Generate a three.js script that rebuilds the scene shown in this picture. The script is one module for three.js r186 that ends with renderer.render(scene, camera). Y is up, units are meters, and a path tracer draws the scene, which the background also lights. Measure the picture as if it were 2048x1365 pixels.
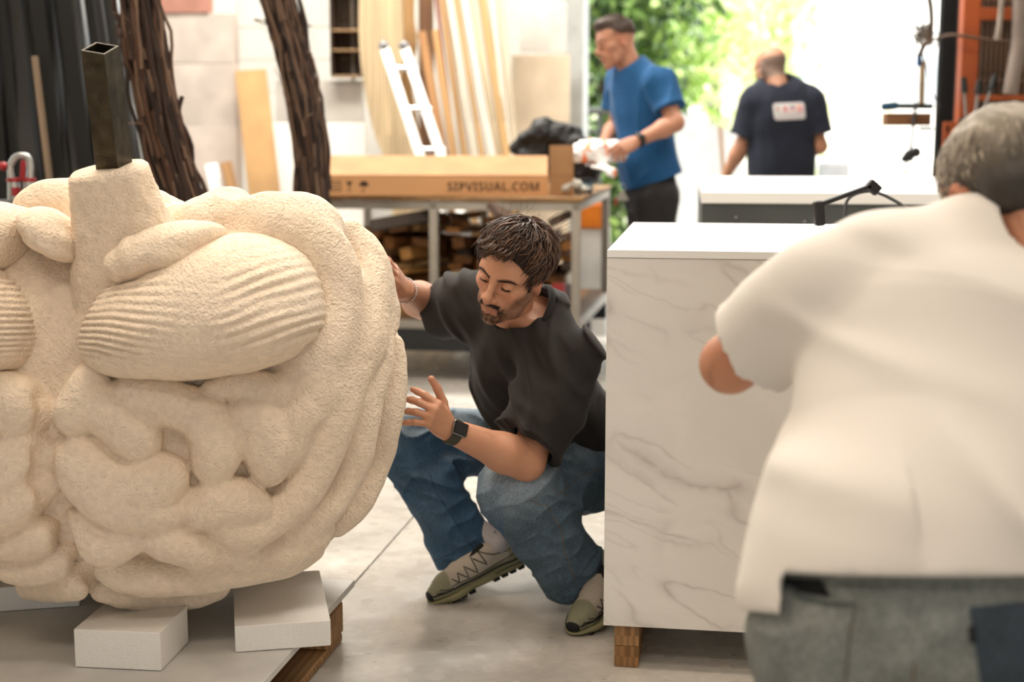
import * as THREE from 'three';
import { mergeGeometries, mergeVertices } from 'three/addons/utils/BufferGeometryUtils.js';
import { RoundedBoxGeometry } from 'three/addons/geometries/RoundedBoxGeometry.js';
import { RectAreaLightUniformsLib } from 'three/addons/lights/RectAreaLightUniformsLib.js';

// ---------- camera ----------
const scene = new THREE.Scene();
const FOCAL = 2844, PITCH = Math.atan(442 / 2844), EYE = 1.3;
const camera = new THREE.PerspectiveCamera(2 * Math.atan(682.5 / FOCAL) * 180 / Math.PI, 2048 / 1365, 0.05, 300);
camera.filmGauge = 36;
camera.position.set(0, EYE, 0);
camera.rotation.set(-PITCH, 0, 0);
camera.focus = 3.2; camera.userData.fStop = 2.4;

// ---------- sky, sun, area lights, exposure ----------
scene.background = new THREE.Color(0.93, 0.97, 1.0);
scene.backgroundIntensity = 4.2;
const sun = new THREE.DirectionalLight(0xfff2df, 10);
sun.position.set(22, 30, -14); sun.target.position.set(4, 0, -20);
sun.castShadow = true; sun.shadow.mapSize.set(2048, 2048);
Object.assign(sun.shadow.camera, { left: -30, right: 30, top: 30, bottom: -30, near: 1, far: 120 });
scene.add(sun, sun.target);
RectAreaLightUniformsLib.init();
const EXPOSURE = 1.07;
// ceiling lamps: [x across the hall, depth into the hall, length, intensity, warm colour]
const LAMPS = [
  [-2.3, 2.9, 2.4, 20, 0xffecd6], [1.0, 1.2, 2.4, 8, 0xffecd8], [-2.8, 5.0, 2.4, 15, 0xffeedb], [1.2, 4.4, 2.4, 18, 0xfff6ea],
  [-2.6, 8.0, 2.4, 84, 0xfff8ee], [0.4, 7.4, 2.4, 22, 0xfff8ee], [-0.9, -1.2, 2.4, 12, 0xffeedd],
];
const renderer = new THREE.WebGLRenderer({ antialias: true });
renderer.toneMapping = THREE.LinearToneMapping;
renderer.toneMappingExposure = EXPOSURE;
renderer.shadowMap.enabled = true;

// ---------- helpers ----------
const V = (x, y, z) => new THREE.Vector3(x, y, z);
const sP = Math.sin(PITCH), cP = Math.cos(PITCH);
const CAMX = V(1, 0, 0), CAMY = V(0, cP, -sP), CAMZ = V(0, sP, cP);           // right, up, towards the photographer
const camDir = (a) => V(a[0], a[1] * cP + a[2] * sP, -a[1] * sP + a[2] * cP);   // a direction seen from where the photo was taken, in world axes
function ray(x, y) { const u = (x - 1024) / FOCAL, v = (682.5 - y) / FOCAL; return V(u, v * cP - sP, -v * sP - cP); }
function at(x, y, depth) { const r = ray(x, y); return r.multiplyScalar(depth / -r.z).add(V(0, EYE, 0)); }  // world point, depth metres into the hall
const YAW = 0.1745, cY = Math.cos(YAW), sY = Math.sin(YAW);
const hall = (x, y, d) => V(x * cY + d * sY, y, x * sY - d * cY);              // the hall stands turned by ten degrees: across, up, deep
const clamp = (x, a = 0, b = 1) => Math.min(b, Math.max(a, x)), lerp = (a, b, t) => a + (b - a) * t;
const smooth = (a, b, x) => { const t = clamp((x - a) / (b - a)); return t * t * (3 - 2 * t); };
function rng(seed) { return () => { seed = (seed + 0x6d2b79f5) | 0; let t = Math.imul(seed ^ (seed >>> 15), 1 | seed); t = (t + Math.imul(t ^ (t >>> 7), 61 | t)) ^ t; return ((t ^ (t >>> 14)) >>> 0) / 4294967296; }; }
const R0 = rng(77);
const rnd = (a = 0, b = 1) => a + (b - a) * R0();
const hash = (x, y, z) => { let h = Math.imul(x, 374761393) ^ Math.imul(y, 668265263) ^ Math.imul(z, 2147483647 ^ 0x1b873593); h = Math.imul(h ^ (h >>> 13), 1274126177); return ((h ^ (h >>> 16)) >>> 0) / 4294967296; };
function noise(x, y, z = 0, per = 0) {   // value noise, -1..1, optionally periodic in x and y
  const xi = Math.floor(x), yi = Math.floor(y), zi = Math.floor(z); let fx = x - xi, fy = y - yi, fz = z - zi;
  fx = fx * fx * (3 - 2 * fx); fy = fy * fy * (3 - 2 * fy); fz = fz * fz * (3 - 2 * fz);
  const m = per ? (a) => ((a % per) + per) % per : (a) => a;
  const x0 = m(xi), x1 = m(xi + 1), y0 = m(yi), y1 = m(yi + 1);
  const a = lerp(lerp(hash(x0, y0, zi), hash(x1, y0, zi), fx), lerp(hash(x0, y1, zi), hash(x1, y1, zi), fx), fy);
  if (fz === 0) return a * 2 - 1;
  const b = lerp(lerp(hash(x0, y0, zi + 1), hash(x1, y0, zi + 1), fx), lerp(hash(x0, y1, zi + 1), hash(x1, y1, zi + 1), fx), fy);
  return lerp(a, b, fz) * 2 - 1;
}
function fbm(x, y, z, o = 4, per = 0) { let s = 0, a = 0.5; for (let i = 0; i < o; i++) { s += a * noise(x, y, z + (z ? i * 7.3 : i * 7), per); x *= 2; y *= 2; z *= 2; per *= 2; a *= 0.5; } return s; }

const used = {};
function numbered(n) { if (!(n in used)) { used[n] = 0; return n; } used[n]++; return n + '_' + String(used[n]).padStart(3, '0'); }
function shade(o) { o.traverse((c) => { if (c.isMesh) { c.castShadow = true; c.receiveShadow = true; } }); return o; }
function tag(o, label, category, group) { o.userData.label = label; o.userData.category = category; if (group) o.userData.group = group; return o; }
function thing(name, label, category, pos, turn = 0, group) {
  const o = new THREE.Group(); o.name = numbered(name); scene.add(o);
  if (pos) o.position.copy(pos); o.rotation.y = turn; return tag(o, label, category, group);
}
function mesh(name, geo, mat, parent) {
  const m = new THREE.Mesh(geo, mat); m.castShadow = m.receiveShadow = true;
  m.name = parent && parent !== scene ? name : numbered(name); (parent || scene).add(m); return m;
}
function solo(name, label, category, geo, mat, group) { return tag(mesh(name, geo, mat), label, category, group); }
function struct(name, geo, mat) { const m = mesh(name, geo, mat); m.userData.kind = 'structure'; return m; }
const boxAt = (g, x, y, z, rx = 0, ry = 0, rz = 0) => { if (rx || ry || rz) g.applyMatrix4(new THREE.Matrix4().makeRotationFromEuler(new THREE.Euler(rx, ry, rz))); g.translate(x, y, z); return g; };
function uvBox(g, k = 1) {   // uv in metres, laid on from the side that each face looks to
  if (g.index) g = g.toNonIndexed();
  const p = g.attributes.position, n = g.attributes.normal, uv = new Float32Array(p.count * 2);
  for (let i = 0; i < p.count; i += 3) {
    const ax = [0, 0, 0];
    for (let j = 0; j < 3; j++) { ax[0] += n.getX(i + j); ax[1] += n.getY(i + j); ax[2] += n.getZ(i + j); }
    const m = ax.map(Math.abs), w = m[0] > m[1] && m[0] > m[2] ? 0 : m[1] > m[2] ? 1 : 2;
    for (let j = 0; j < 3; j++) { const x = p.getX(i + j), y = p.getY(i + j), z = p.getZ(i + j); uv[2 * (i + j)] = k * (w === 0 ? z : x); uv[2 * (i + j) + 1] = k * (w === 1 ? z : y); }
  }
  g.setAttribute('uv', new THREE.BufferAttribute(uv, 2)); return g;
}
function rbox(w, h, d, r = 0.004, seg = 1) { return uvBox(new RoundedBoxGeometry(w, h, d, seg, Math.min(r, w / 2.1, h / 2.1, d / 2.1))); }
const join = (list) => mergeGeometries(list.map((g) => { g = g.index ? g.toNonIndexed() : g; for (const k of Object.keys(g.attributes)) if (!['position', 'normal', 'uv'].includes(k)) g.deleteAttribute(k); if (!g.attributes.uv) g.setAttribute('uv', new THREE.BufferAttribute(new Float32Array(g.attributes.position.count * 2), 2)); return g; }));
function bar(a, b, w, h, r = 0.003) {   // a box from a to b, w across, h the other way
  const d = b.clone().sub(a), L = d.length(), g = rbox(w, L, h, r);
  g.applyQuaternion(new THREE.Quaternion().setFromUnitVectors(V(0, 1, 0), d.normalize())); g.translate((a.x + b.x) / 2, (a.y + b.y) / 2, (a.z + b.z) / 2); return g;
}
function rod(a, b, r, r2 = r, n = 10) {
  const d = b.clone().sub(a), L = d.length(), g = new THREE.CylinderGeometry(r2, r, L, n, 1);
  g.applyQuaternion(new THREE.Quaternion().setFromUnitVectors(V(0, 1, 0), d.normalize())); g.translate((a.x + b.x) / 2, (a.y + b.y) / 2, (a.z + b.z) / 2); return g;
}
function tube(pts, r, seg = 24, rad = 7, closed = false) { return new THREE.TubeGeometry(new THREE.CatmullRomCurve3(pts, closed), seg, r, rad, closed); }

// textures
function tex(w, h, fn, metres = 1, srgb = true, metresY) {
  const d = new Uint8Array(w * h * 4);
  for (let y = 0; y < h; y++) for (let x = 0; x < w; x++) { const c = fn(x / w, y / h), i = (y * w + x) * 4; for (let k = 0; k < 3; k++) d[i + k] = clamp(c.length ? c[k] : c) * 255; d[i + 3] = 255; }
  const t = new THREE.DataTexture(d, w, h); t.magFilter = THREE.LinearFilter; t.minFilter = THREE.LinearFilter; t.wrapS = t.wrapT = THREE.RepeatWrapping;
  t.repeat.set(1 / metres, 1 / (metresY || metres)); if (srgb) t.colorSpace = THREE.SRGBColorSpace; t.needsUpdate = true; return t;
}
function retile(t, mx, my = mx) { const c = t.clone(); c.repeat.set(1 / mx, 1 / my); c.needsUpdate = true; return c; }
const std = (o) => new THREE.MeshStandardMaterial(o), phys = (o) => new THREE.MeshPhysicalMaterial(o);
const mixc = (a, b, t) => [0, 1, 2].map((k) => a[k] + (b[k] - a[k]) * t);
const T = {};
T.wood = tex(256, 512, (u, v) => { const g = fbm(u * 24, v * 3, 0, 4, 0) * 0.5 + 0.5, l = Math.sin((u * 14 + 1.3 * fbm(u * 3, v * 1.5, 3, 2)) * 6.28) * 0.5 + 0.5; const t = 0.55 + 0.3 * g + 0.15 * l; return [t, t, t]; }, 0.3, true, 1.2);
T.grain = tex(256, 256, (u, v) => { const t = 0.5 + 0.5 * fbm(u * 64, v * 64, 0, 3, 64); return [t, t, t]; }, 0.25, false);
T.fine = tex(512, 512, (u, v) => 0.5 + 0.35 * noise(u * 128, v * 128, 0, 128) + 0.3 * noise(u * 64, v * 64, 9, 64), 0.4, false);
T.smudge = tex(256, 256, (u, v) => { const t = 0.86 + 0.14 * fbm(u * 6, v * 6, 0, 5, 6); return [t, t, t]; }, 1.3);
const woods = {};
function wood(hex, rough = 0.75) { const k = hex + '/' + rough; return woods[k] || (woods[k] = std({ color: hex, map: T.wood, roughness: rough, bumpMap: T.wood, bumpScale: 0.0006 })); }
const plain = {};
function paint(hex, rough = 0.6, metal = 0) { const k = [hex, rough, metal].join(); return plain[k] || (plain[k] = std({ color: hex, roughness: rough, metalness: metal, map: T.smudge })); }
// ---------- implicit surfaces: rounded cones and ellipsoids joined smoothly, meshed by surface nets ----------
class Field {
  constructor() { this.ops = []; this.extra = null; this.pad = 0; }
  push(f, k = 0.02, sub = false) { this.ops.push({ f, k, sub }); return this; }
  cone(a, ra, b, rb, k, sub) {
    const ax = a.x, ay = a.y, az = a.z, bx = b.x - ax, by = b.y - ay, bz = b.z - az, L = bx * bx + by * by + bz * bz || 1e-9, { sqrt } = Math;
    return this.push((x, y, z) => { x -= ax; y -= ay; z -= az; let t = (x * bx + y * by + z * bz) / L; t = t < 0 ? 0 : t > 1 ? 1 : t; x -= bx * t; y -= by * t; z -= bz * t; return sqrt(x * x + y * y + z * z) - ra - (rb - ra) * t; }, k, sub);
  }
  flat(a, ra, b, rb, wide, squash, k, sub) {   // a cone whose section is flattened: 'wide' is the direction that stays, the third is divided by squash
    const ax = a.x, ay = a.y, az = a.z, d = b.clone().sub(a), L2 = d.lengthSq(), e = d.clone().normalize(), w = wide.clone().addScaledVector(e, -wide.dot(e)).normalize(), t3 = e.clone().cross(w), s = 1 / squash;
    return this.push((x, y, z) => {
      x -= ax; y -= ay; z -= az; let t = (x * d.x + y * d.y + z * d.z) / L2; t = t < 0 ? 0 : t > 1 ? 1 : t; x -= d.x * t; y -= d.y * t; z -= d.z * t;
      const p = x * t3.x + y * t3.y + z * t3.z, q = Math.sqrt(Math.max(0, x * x + y * y + z * z - p * p)), r = ra + (rb - ra) * t, pp = p / s;
      return (Math.sqrt(q * q + pp * pp) - r) * Math.min(1, s * 1.25);
    }, k, sub);
  }
  ell(c, r, k, q, sub) {
    const cx = c.x, cy = c.y, cz = c.z, m = Math.min(...r), e = q ? new THREE.Matrix4().makeRotationFromQuaternion(q.clone().invert()).elements : null, { sqrt } = Math, i0 = 1 / r[0], i1 = 1 / r[1], i2 = 1 / r[2];
    return this.push((x, y, z) => {
      x -= cx; y -= cy; z -= cz; if (e) { const X = e[0] * x + e[4] * y + e[8] * z, Y = e[1] * x + e[5] * y + e[9] * z; z = e[2] * x + e[6] * y + e[10] * z; x = X; y = Y; }
      x *= i0; y *= i1; z *= i2; const a = sqrt(x * x + y * y + z * z); x *= i0; y *= i1; z *= i2; const b = sqrt(x * x + y * y + z * z); return b < 1e-6 ? -m : a * (a - 1) / b;
    }, k, sub);
  }
  sleeve(a, ra, b, rb, n, wall, k) {   // an open tube of cloth from a to b, cut across n at b, joined to what it hangs from
    const t = new Field().cone(a, ra, b.clone().addScaledVector(n, 0.06), rb).ops[0].f, h = new Field().cone(b.clone().addScaledVector(n, -0.06), rb - wall - 0.014, b.clone().addScaledVector(n, 0.05), rb - wall).ops[0].f, c = n.dot(b);
    return this.push((x, y, z) => Math.max(t(x, y, z), n.x * x + n.y * y + n.z * z - c, -h(x, y, z)), k);
  }
  plane(p, n, k = 0.004) { const N = n.clone().normalize(), c = N.dot(p); return this.push((x, y, z) => c - (N.x * x + N.y * y + N.z * z), k, true); }   // cuts away what lies on n's side
}
function run(ops, x, y, z, ext = null) {   // ext: folds, put on before anything is hollowed out
  let d = 1e3;
  for (let i = 0; i < ops.length; i++) {
    const o = ops[i], k = o.k; let v = o.f(x, y, z);
    if (o.sub) { if (ext) { if (d < 0.06 && d > -0.06) d += ext(x, y, z, d); ext = null; } v = -v; const h = k - Math.abs(d - v); d = (d > v ? d : v) + (h > 0 ? h * h / (4 * k) : 0); } else { const h = k - Math.abs(d - v); d = (d < v ? d : v) - (h > 0 ? h * h / (4 * k) : 0); }
  }
  if (ext && d < 0.06 && d > -0.06) d += ext(x, y, z, d);
  return d;
}
function net(field, lo, hi, cell, color, ref) {
  const B = 8, bx = Math.ceil((hi.x - lo.x) / cell / B), by = Math.ceil((hi.y - lo.y) / cell / B), bz = Math.ceil((hi.z - lo.z) / cell / B);
  const nx = bx * B + 1, ny = by * B + 1, nz = bz * B + 1, g = new Float32Array(nx * ny * nz).fill(1), at3 = (i, j, k) => (k * ny + j) * nx + i, lists = [], rad = cell * B * 0.87, ext = field.extra;
  const val = (l, x, y, z) => run(l, x, y, z, ext);
  const live = new Uint8Array(bx * by * bz);
  for (let K = 0; K < bz; K++) for (let J = 0; J < by; J++) for (let I = 0; I < bx; I++) {
    const x0 = lo.x + I * B * cell, y0 = lo.y + J * B * cell, z0 = lo.z + K * B * cell, cx = x0 + B * cell / 2, cy = y0 + B * cell / 2, cz = z0 + B * cell / 2, id = (K * by + J) * bx + I;
    const l = field.ops.filter((o) => o.f(cx, cy, cz) < rad * 1.5 + o.k + 0.012 + field.pad); lists[id] = l;
    const d = l.some((o) => !o.sub) ? run(l, cx, cy, cz) : 1;
    if (Math.abs(d) > rad * 1.6 + 0.01 + field.pad) { if (d < 0) for (let k = 0; k <= B; k++) for (let j = 0; j <= B; j++) for (let i = 0; i <= B; i++) { const q = at3(I * B + i, J * B + j, K * B + k); if (g[q] === 1) g[q] = -1; } continue; }
    live[id] = 1;
    for (let k = 0; k <= B; k++) for (let j = 0; j <= B; j++) for (let i = 0; i <= B; i++) g[at3(I * B + i, J * B + j, K * B + k)] = val(l, x0 + i * cell, y0 + j * cell, z0 + k * cell);
  }
  const pos = [], cellv = new Int32Array(nx * ny * nz).fill(-1), own = [];
  const C = [[0, 0, 0], [1, 0, 0], [0, 1, 0], [1, 1, 0], [0, 0, 1], [1, 0, 1], [0, 1, 1], [1, 1, 1]], E = [[0, 1], [2, 3], [4, 5], [6, 7], [0, 2], [1, 3], [4, 6], [5, 7], [0, 4], [1, 5], [2, 6], [3, 7]];
  const v8 = new Float64Array(8);
  for (let k = 0; k < nz - 1; k++) for (let j = 0; j < ny - 1; j++) for (let i = 0; i < nx - 1; i++) {
    const id = (((k / B) | 0) * by + ((j / B) | 0)) * bx + ((i / B) | 0); if (!live[id]) { i = (((i / B) | 0) + 1) * B - 1; continue; }
    let m = 0; for (let c = 0; c < 8; c++) { v8[c] = g[at3(i + C[c][0], j + C[c][1], k + C[c][2])]; if (v8[c] < 0) m |= 1 << c; }
    if (m === 0 || m === 255) continue;
    let x = 0, y = 0, z = 0, n = 0;
    for (const [a, b] of E) if ((v8[a] < 0) !== (v8[b] < 0)) { const t = v8[a] / (v8[a] - v8[b]); x += lerp(C[a][0], C[b][0], t); y += lerp(C[a][1], C[b][1], t); z += lerp(C[a][2], C[b][2], t); n++; }
    cellv[at3(i, j, k)] = pos.length / 3; pos.push(lo.x + (i + x / n) * cell, lo.y + (j + y / n) * cell, lo.z + (k + z / n) * cell); own.push(id);
  }
  const idx = [], quad = (a, b, c, d, flip) => { if (a < 0 || b < 0 || c < 0 || d < 0) return; if (flip) idx.push(a, d, c, a, c, b); else idx.push(a, b, c, a, c, d); };
  for (let k = 1; k < nz - 1; k++) for (let j = 1; j < ny - 1; j++) for (let i = 1; i < nx - 1; i++) {
    const q = at3(i, j, k); if (cellv[q] < 0) continue; const s = g[q] < 0;
    if (s !== g[at3(i + 1, j, k)] < 0) quad(cellv[q], cellv[at3(i, j - 1, k)], cellv[at3(i, j - 1, k - 1)], cellv[at3(i, j, k - 1)], !s);
    if (s !== g[at3(i, j + 1, k)] < 0) quad(cellv[q], cellv[at3(i, j, k - 1)], cellv[at3(i - 1, j, k - 1)], cellv[at3(i - 1, j, k)], !s);
    if (s !== g[at3(i, j, k + 1)] < 0) quad(cellv[q], cellv[at3(i - 1, j, k)], cellv[at3(i - 1, j - 1, k)], cellv[at3(i, j - 1, k)], !s);
  }
  const n = pos.length / 3, nor = new Float32Array(n * 3), col = color ? new Float32Array(n * 3) : null, h = cell * 0.4;
  for (let v = 0; v < n; v++) {
    let x = pos[3 * v], y = pos[3 * v + 1], z = pos[3 * v + 2]; const l = lists[own[v]];
    let a = val(l, x + h, y, z) - val(l, x - h, y, z), b = val(l, x, y + h, z) - val(l, x, y - h, z), c = val(l, x, y, z + h) - val(l, x, y, z - h); const L = Math.hypot(a, b, c) || 1;
    a /= L; b /= L; c /= L; nor[3 * v] = a; nor[3 * v + 1] = b; nor[3 * v + 2] = c;
    const e = clamp(val(l, x, y, z), -cell * 0.5, cell * 0.5) * 0.9; x -= a * e; y -= b * e; z -= c * e; pos[3 * v] = x; pos[3 * v + 1] = y; pos[3 * v + 2] = z;
    if (color) { const q = color(x, y, z, a, b, c); col[3 * v] = q[0]; col[3 * v + 1] = q[1]; col[3 * v + 2] = q[2]; }
  }
  const geo = new THREE.BufferGeometry(), P = new Float32Array(pos);
  if (ref) for (let i = 0; i < P.length; i += 3) { P[i] -= ref.x; P[i + 1] -= ref.y; P[i + 2] -= ref.z; }
  geo.setAttribute('position', new THREE.BufferAttribute(P, 3)); geo.setAttribute('normal', new THREE.BufferAttribute(nor, 3));
  if (col) geo.setAttribute('color', new THREE.BufferAttribute(col, 3));
  geo.setIndex(idx); return geo;
}
function bounds(field, list, pad) { const b = new THREE.Box3(); for (const p of list) b.expandByPoint(p); return b.expandByScalar(pad); }
function joinSkin(list) { return mergeGeometries(list); }
// ---------- the hall ----------
T.concrete = tex(1024, 1024, (u, v) => {
  const a = fbm(u * 4, v * 4, 0, 6, 4), b = fbm(u * 14 + 3, v * 14, 5, 4, 14), c = noise(u * 200, v * 200, 2, 200), s = smooth(0.12, 0.4, fbm(u * 7, v * 7, 11, 5, 7));
  const t = 0.74 + 0.09 * a + 0.07 * b + 0.02 * c; let q = mixc([t, t * 0.98, t * 0.945], [t * 0.86, t * 0.82, t * 0.75], s * 0.08);
  if (noise(u * 260, v * 260, 31, 260) > 0.97) q = q.map((x) => x * 0.66); return q;
}, 3.1);
T.concreteRough = tex(512, 512, (u, v) => { const t = 0.3 + 0.2 * fbm(u * 5, v * 5, 3, 6, 5) + 0.1 * noise(u * 60, v * 60, 1, 60); return [t, t, t]; }, 2.3, false);
T.plaster = tex(256, 256, (u, v) => { const t = 0.93 + 0.07 * fbm(u * 8, v * 8, 0, 5, 8); return [t, t * 0.995, t * 0.98]; }, 2);
const concrete = std({ map: T.concrete, roughnessMap: T.concreteRough, roughness: 1, bumpMap: T.concreteRough, bumpScale: 0.002 });
const yard = std({ color: 0xd9d6cd, map: retile(T.concrete, 5), roughness: 0.9 });
const plaster = std({ color: 0xe9e6df, map: T.plaster, roughness: 0.9 });
const greyBlock = std({ color: 0xd4d2cc, map: T.plaster, roughness: 0.95 });
const D = { back: 10.4, left: -6.4, right: 5.0, front: -6, top: 5.2 };
function slab(w, h, d, x, y, dd) { const g = uvBox(new THREE.BoxGeometry(w, h, d)); g.rotateY(-YAW); const p = hall(x, y, dd); g.translate(p.x, p.y, p.z); return g; }
// floor in big cast bays with saw-cut joints between them, each bay a piece of the floor
const floor = new THREE.Group(); floor.name = 'floor'; floor.userData.kind = 'structure'; scene.add(floor);
{
  const jx = [D.left - 0.3, -1.115, 2.1, D.right + 0.3], jd = [D.front - 0.3, 2.1, 6.2, D.back + 0.1];
  for (let i = 0; i < 3; i++) for (let j = 0; j < 3; j++) { const w = jx[i + 1] - jx[i], d = jd[j + 1] - jd[j]; mesh('floor_bay', slab(w - 0.006, 0.12, d - 0.006, (jx[i] + jx[i + 1]) / 2, -0.06, (jd[j] + jd[j + 1]) / 2), concrete, floor); }
  mesh('floor_bed', slab(12.6, 0.1, 17.2, -0.7, -0.175, 2.2), paint('#6b665e', 1), floor);
}
struct('yard_ground', slab(70, 0.1, 60, 6, -0.17, D.back + 30.2), yard);
struct('ceiling', slab(12.2, 0.2, 17, -0.7, D.top + 0.1, 2.2), plaster);
struct('wall_left', join([slab(0.25, D.top, 13.2, D.left - 0.12, D.top / 2, 0.3), slab(0.25, 0.6, 3.5, D.left - 0.12, 0.3, 8.65), slab(0.25, 0.9, 3.5, D.left - 0.12, D.top - 0.45, 8.65), slab(0.25, D.top, 0.3, D.left - 0.12, D.top / 2, 10.55)]), greyBlock);   // opening near the back, added only to brighten the rear with daylight
struct('wall_right', slab(0.25, D.top, 17, D.right + 0.12, D.top / 2, 2.2), greyBlock);
const WF = D.front - 0.12;   // front wall, behind the photographer, with a door standing open
struct('wall_front', join([slab(6.6, D.top, 0.25, -3.1, D.top / 2, WF), slab(2.9, D.top, 0.25, 3.55, D.top / 2, WF), slab(1.9, 2.9, 0.25, 1.15, D.top - 1.45, WF)]), greyBlock);
const GL = -1.4, GR = 1.75, GT = 4.3;   // the open back gate
struct('wall_back', join([slab(GL - D.left, D.top, 0.25, (GL + D.left) / 2, D.top / 2, D.back), slab(D.right - GR, D.top, 0.25, (GR + D.right) / 2, D.top / 2, D.back), slab(GR - GL, D.top - GT, 0.25, (GL + GR) / 2, (D.top + GT) / 2, D.back)]), greyBlock);
struct('trim_1', slab(0.13, GT, 0.3, GL + 0.05, GT / 2, D.back - 0.05), paint('#cfd2d0', 0.5, 0.3));
struct('trim_2', slab(0.13, GT, 0.3, GR - 0.05, GT / 2, D.back - 0.05), paint('#8d9190', 0.5, 0.3));
// lamps under the ceiling
LAMPS.forEach(([x, d, L, power, c], i) => {
  const p = hall(x, D.top - 0.32, d), o = thing('ceiling_lamp', ['long white ceiling lamp over the foam sculpture', 'long white ceiling lamp over the marble box', 'long white ceiling lamp over the steel stock', 'long white ceiling lamp over the grey counter', 'long white ceiling lamp over the wood trolley', 'long white ceiling lamp near the open gate', 'long white ceiling lamp behind the photographer'][i], 'lamp', p, -YAW);
  mesh('housing', boxAt(rbox(L + 0.1, 0.08, 0.72, 0.02), 0, 0.05, 0), paint('#e8e8e6', 0.5), o);
  mesh('diffuser', boxAt(rbox(L, 0.012, 0.6, 0.004), 0, 0.004, 0), std({ color: 0xffffff, emissive: c, emissiveIntensity: 1.2 }), o);
  for (const s of [-1, 1]) mesh('hanger', rod(V(s * L * 0.4, 0.08, 0), V(s * L * 0.4, 0.32, 0), 0.006), paint('#999', 0.4, 1), o);
  const l = new THREE.RectAreaLight(c, power, L, 0.6); l.position.set(p.x, p.y - 0.02, p.z); l.rotation.set(-Math.PI / 2, 0, YAW, 'XYZ'); l.lookAt(p.x, p.y - 1, p.z + 0.0001); l.castShadow = true; scene.add(l);
});
// ---------- the foam sculpture: a brain turned upside down, its stem up ----------
T.coat = tex(512, 512, (u, v) => { const t = 0.5 + 0.34 * noise(u * 110, v * 110, 0, 110) + 0.16 * noise(u * 55, v * 55, 4, 55) + 0.3 * noise(u * 220, v * 220, 6, 220); return [t, t, t]; }, 0.5, false);
T.coatColor = tex(256, 256, (u, v) => { const t = 0.97 + 0.025 * fbm(u * 5, v * 5, 0, 5, 5) + 0.03 * noise(u * 100, v * 100, 0, 100), s = 0.5 + 0.5 * fbm(u * 4, v * 4, 17, 4, 4); return [t, t * (0.99 - 0.015 * s), t * (0.97 - 0.04 * s)]; }, 0.9);
const coat = std({ color: 0xf3e5d6, map: T.coatColor, roughness: 0.95, bumpMap: T.coat, bumpScale: 0.003 });
const brainC = at(130, 800, 3.28), BC = V(brainC.x, (brainC.y - EYE) * cP - brainC.z * sP, (brainC.y - EYE) * sP + brainC.z * cP);   // centre, in the scene and as seen from the lens
const loc = (px, py, z) => { const dep = -BC.z - z; return V((px - 1024) / FOCAL * dep - BC.x, (682.5 - py) / FOCAL * dep - BC.y, z); };  // a point of the sculpture in its own axes
function outline(pts, c, z) {   // radius by angle, through outline points
  const a = pts.map(([x, y]) => { const p = loc(x, y, z).sub(c); return [Math.atan2(p.y, p.x), Math.hypot(p.x, p.y)]; }).sort((p, q) => p[0] - q[0]), n = a.length;
  return (t) => { let i = 0; while (i < n && a[i][0] < t) i++; const g = (k) => { const m = ((k % n) + n) % n; return [a[m][0] + 6.283185 * Math.floor(k / n), a[m][1]]; }; const p0 = g(i - 2), p1 = g(i - 1), p2 = g(i), p3 = g(i + 1); const u = clamp((t - p1[0]) / (p2[0] - p1[0] || 1)); const m1 = (p2[1] - p0[1]) / (p2[0] - p0[0]) * (p2[0] - p1[0]), m2 = (p3[1] - p1[1]) / (p3[0] - p1[0]) * (p2[0] - p1[0]); const u2 = u * u, u3 = u2 * u; return (2 * u3 - 3 * u2 + 1) * p1[1] + (u3 - 2 * u2 + u) * m1 + (-2 * u3 + 3 * u2) * p2[1] + (u3 - u2) * m2; };
}
function tabled(f) { const n = 720, t = Array.from({ length: n + 1 }, (_, i) => f(-Math.PI + i / n * 6.283185)); return (a) => { const u = (a + Math.PI) / 6.283185 * n, i = Math.min(n - 1, Math.floor(u)); return lerp(t[i], t[i + 1], u - i); }; }
const sil = [[812, 720], [807, 620], [780, 525], [730, 448], [667, 408], [596, 400], [536, 402], [476, 405], [420, 432], [375, 432], [325, 396], [270, 380], [200, 370], [140, 370], [85, 382], [35, 408], [-80, 405], [-250, 405], [-390, 408], [-455, 448], [-505, 525], [-530, 620], [-538, 720],
  [809, 800], [797, 870], [775, 935], [745, 1020], [702, 1074], [652, 1122], [566, 1158], [450, 1188], [330, 1205], [230, 1206], [150, 1192], [60, 1172], [0, 1165], [-180, 1188], [-300, 1158], [-380, 1122], [-430, 1074], [-473, 1020], [-503, 935], [-525, 870], [-537, 800]];
const Rsil = tabled(outline(sil, V(0, 0, 0), 0)), DF = 0.5, DB = 0.62, PW = 2.35;
function baseR(d) { const rho = Math.hypot(d.x, d.y), q = (rho / Rsil(Math.atan2(d.y, d.x)) / 0.982) ** PW + (Math.abs(d.z) / (d.z > 0 ? DF : DB)) ** PW; return q ** (-1 / PW); }
const baseAt = (() => { const o = BC.clone().negate(), p = V(0, 0, 0), d = V(0, 0, 0); return (px, py) => { const dir = V((px - 1024) / FOCAL, (682.5 - py) / FOCAL, -1); let best = null, bg = 1e9; const G = (t) => { p.copy(dir).multiplyScalar(t).add(o); const L = p.length(); return L / baseR(d.copy(p).divideScalar(L)) - 1; }; for (let t = 2.3; t < 4.2; t += 0.02) { const g = G(t); if (g < bg) { bg = g; best = t; } if (g < 0) { let a = t - 0.02, b = t; for (let k = 0; k < 18; k++) { const m = (a + b) / 2; if (G(m) < 0) b = m; else a = m; } best = b; break; } } G(best); const L = p.length(); return p.clone().multiplyScalar(baseR(d.copy(p).divideScalar(L)) / L); }; })();
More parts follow.
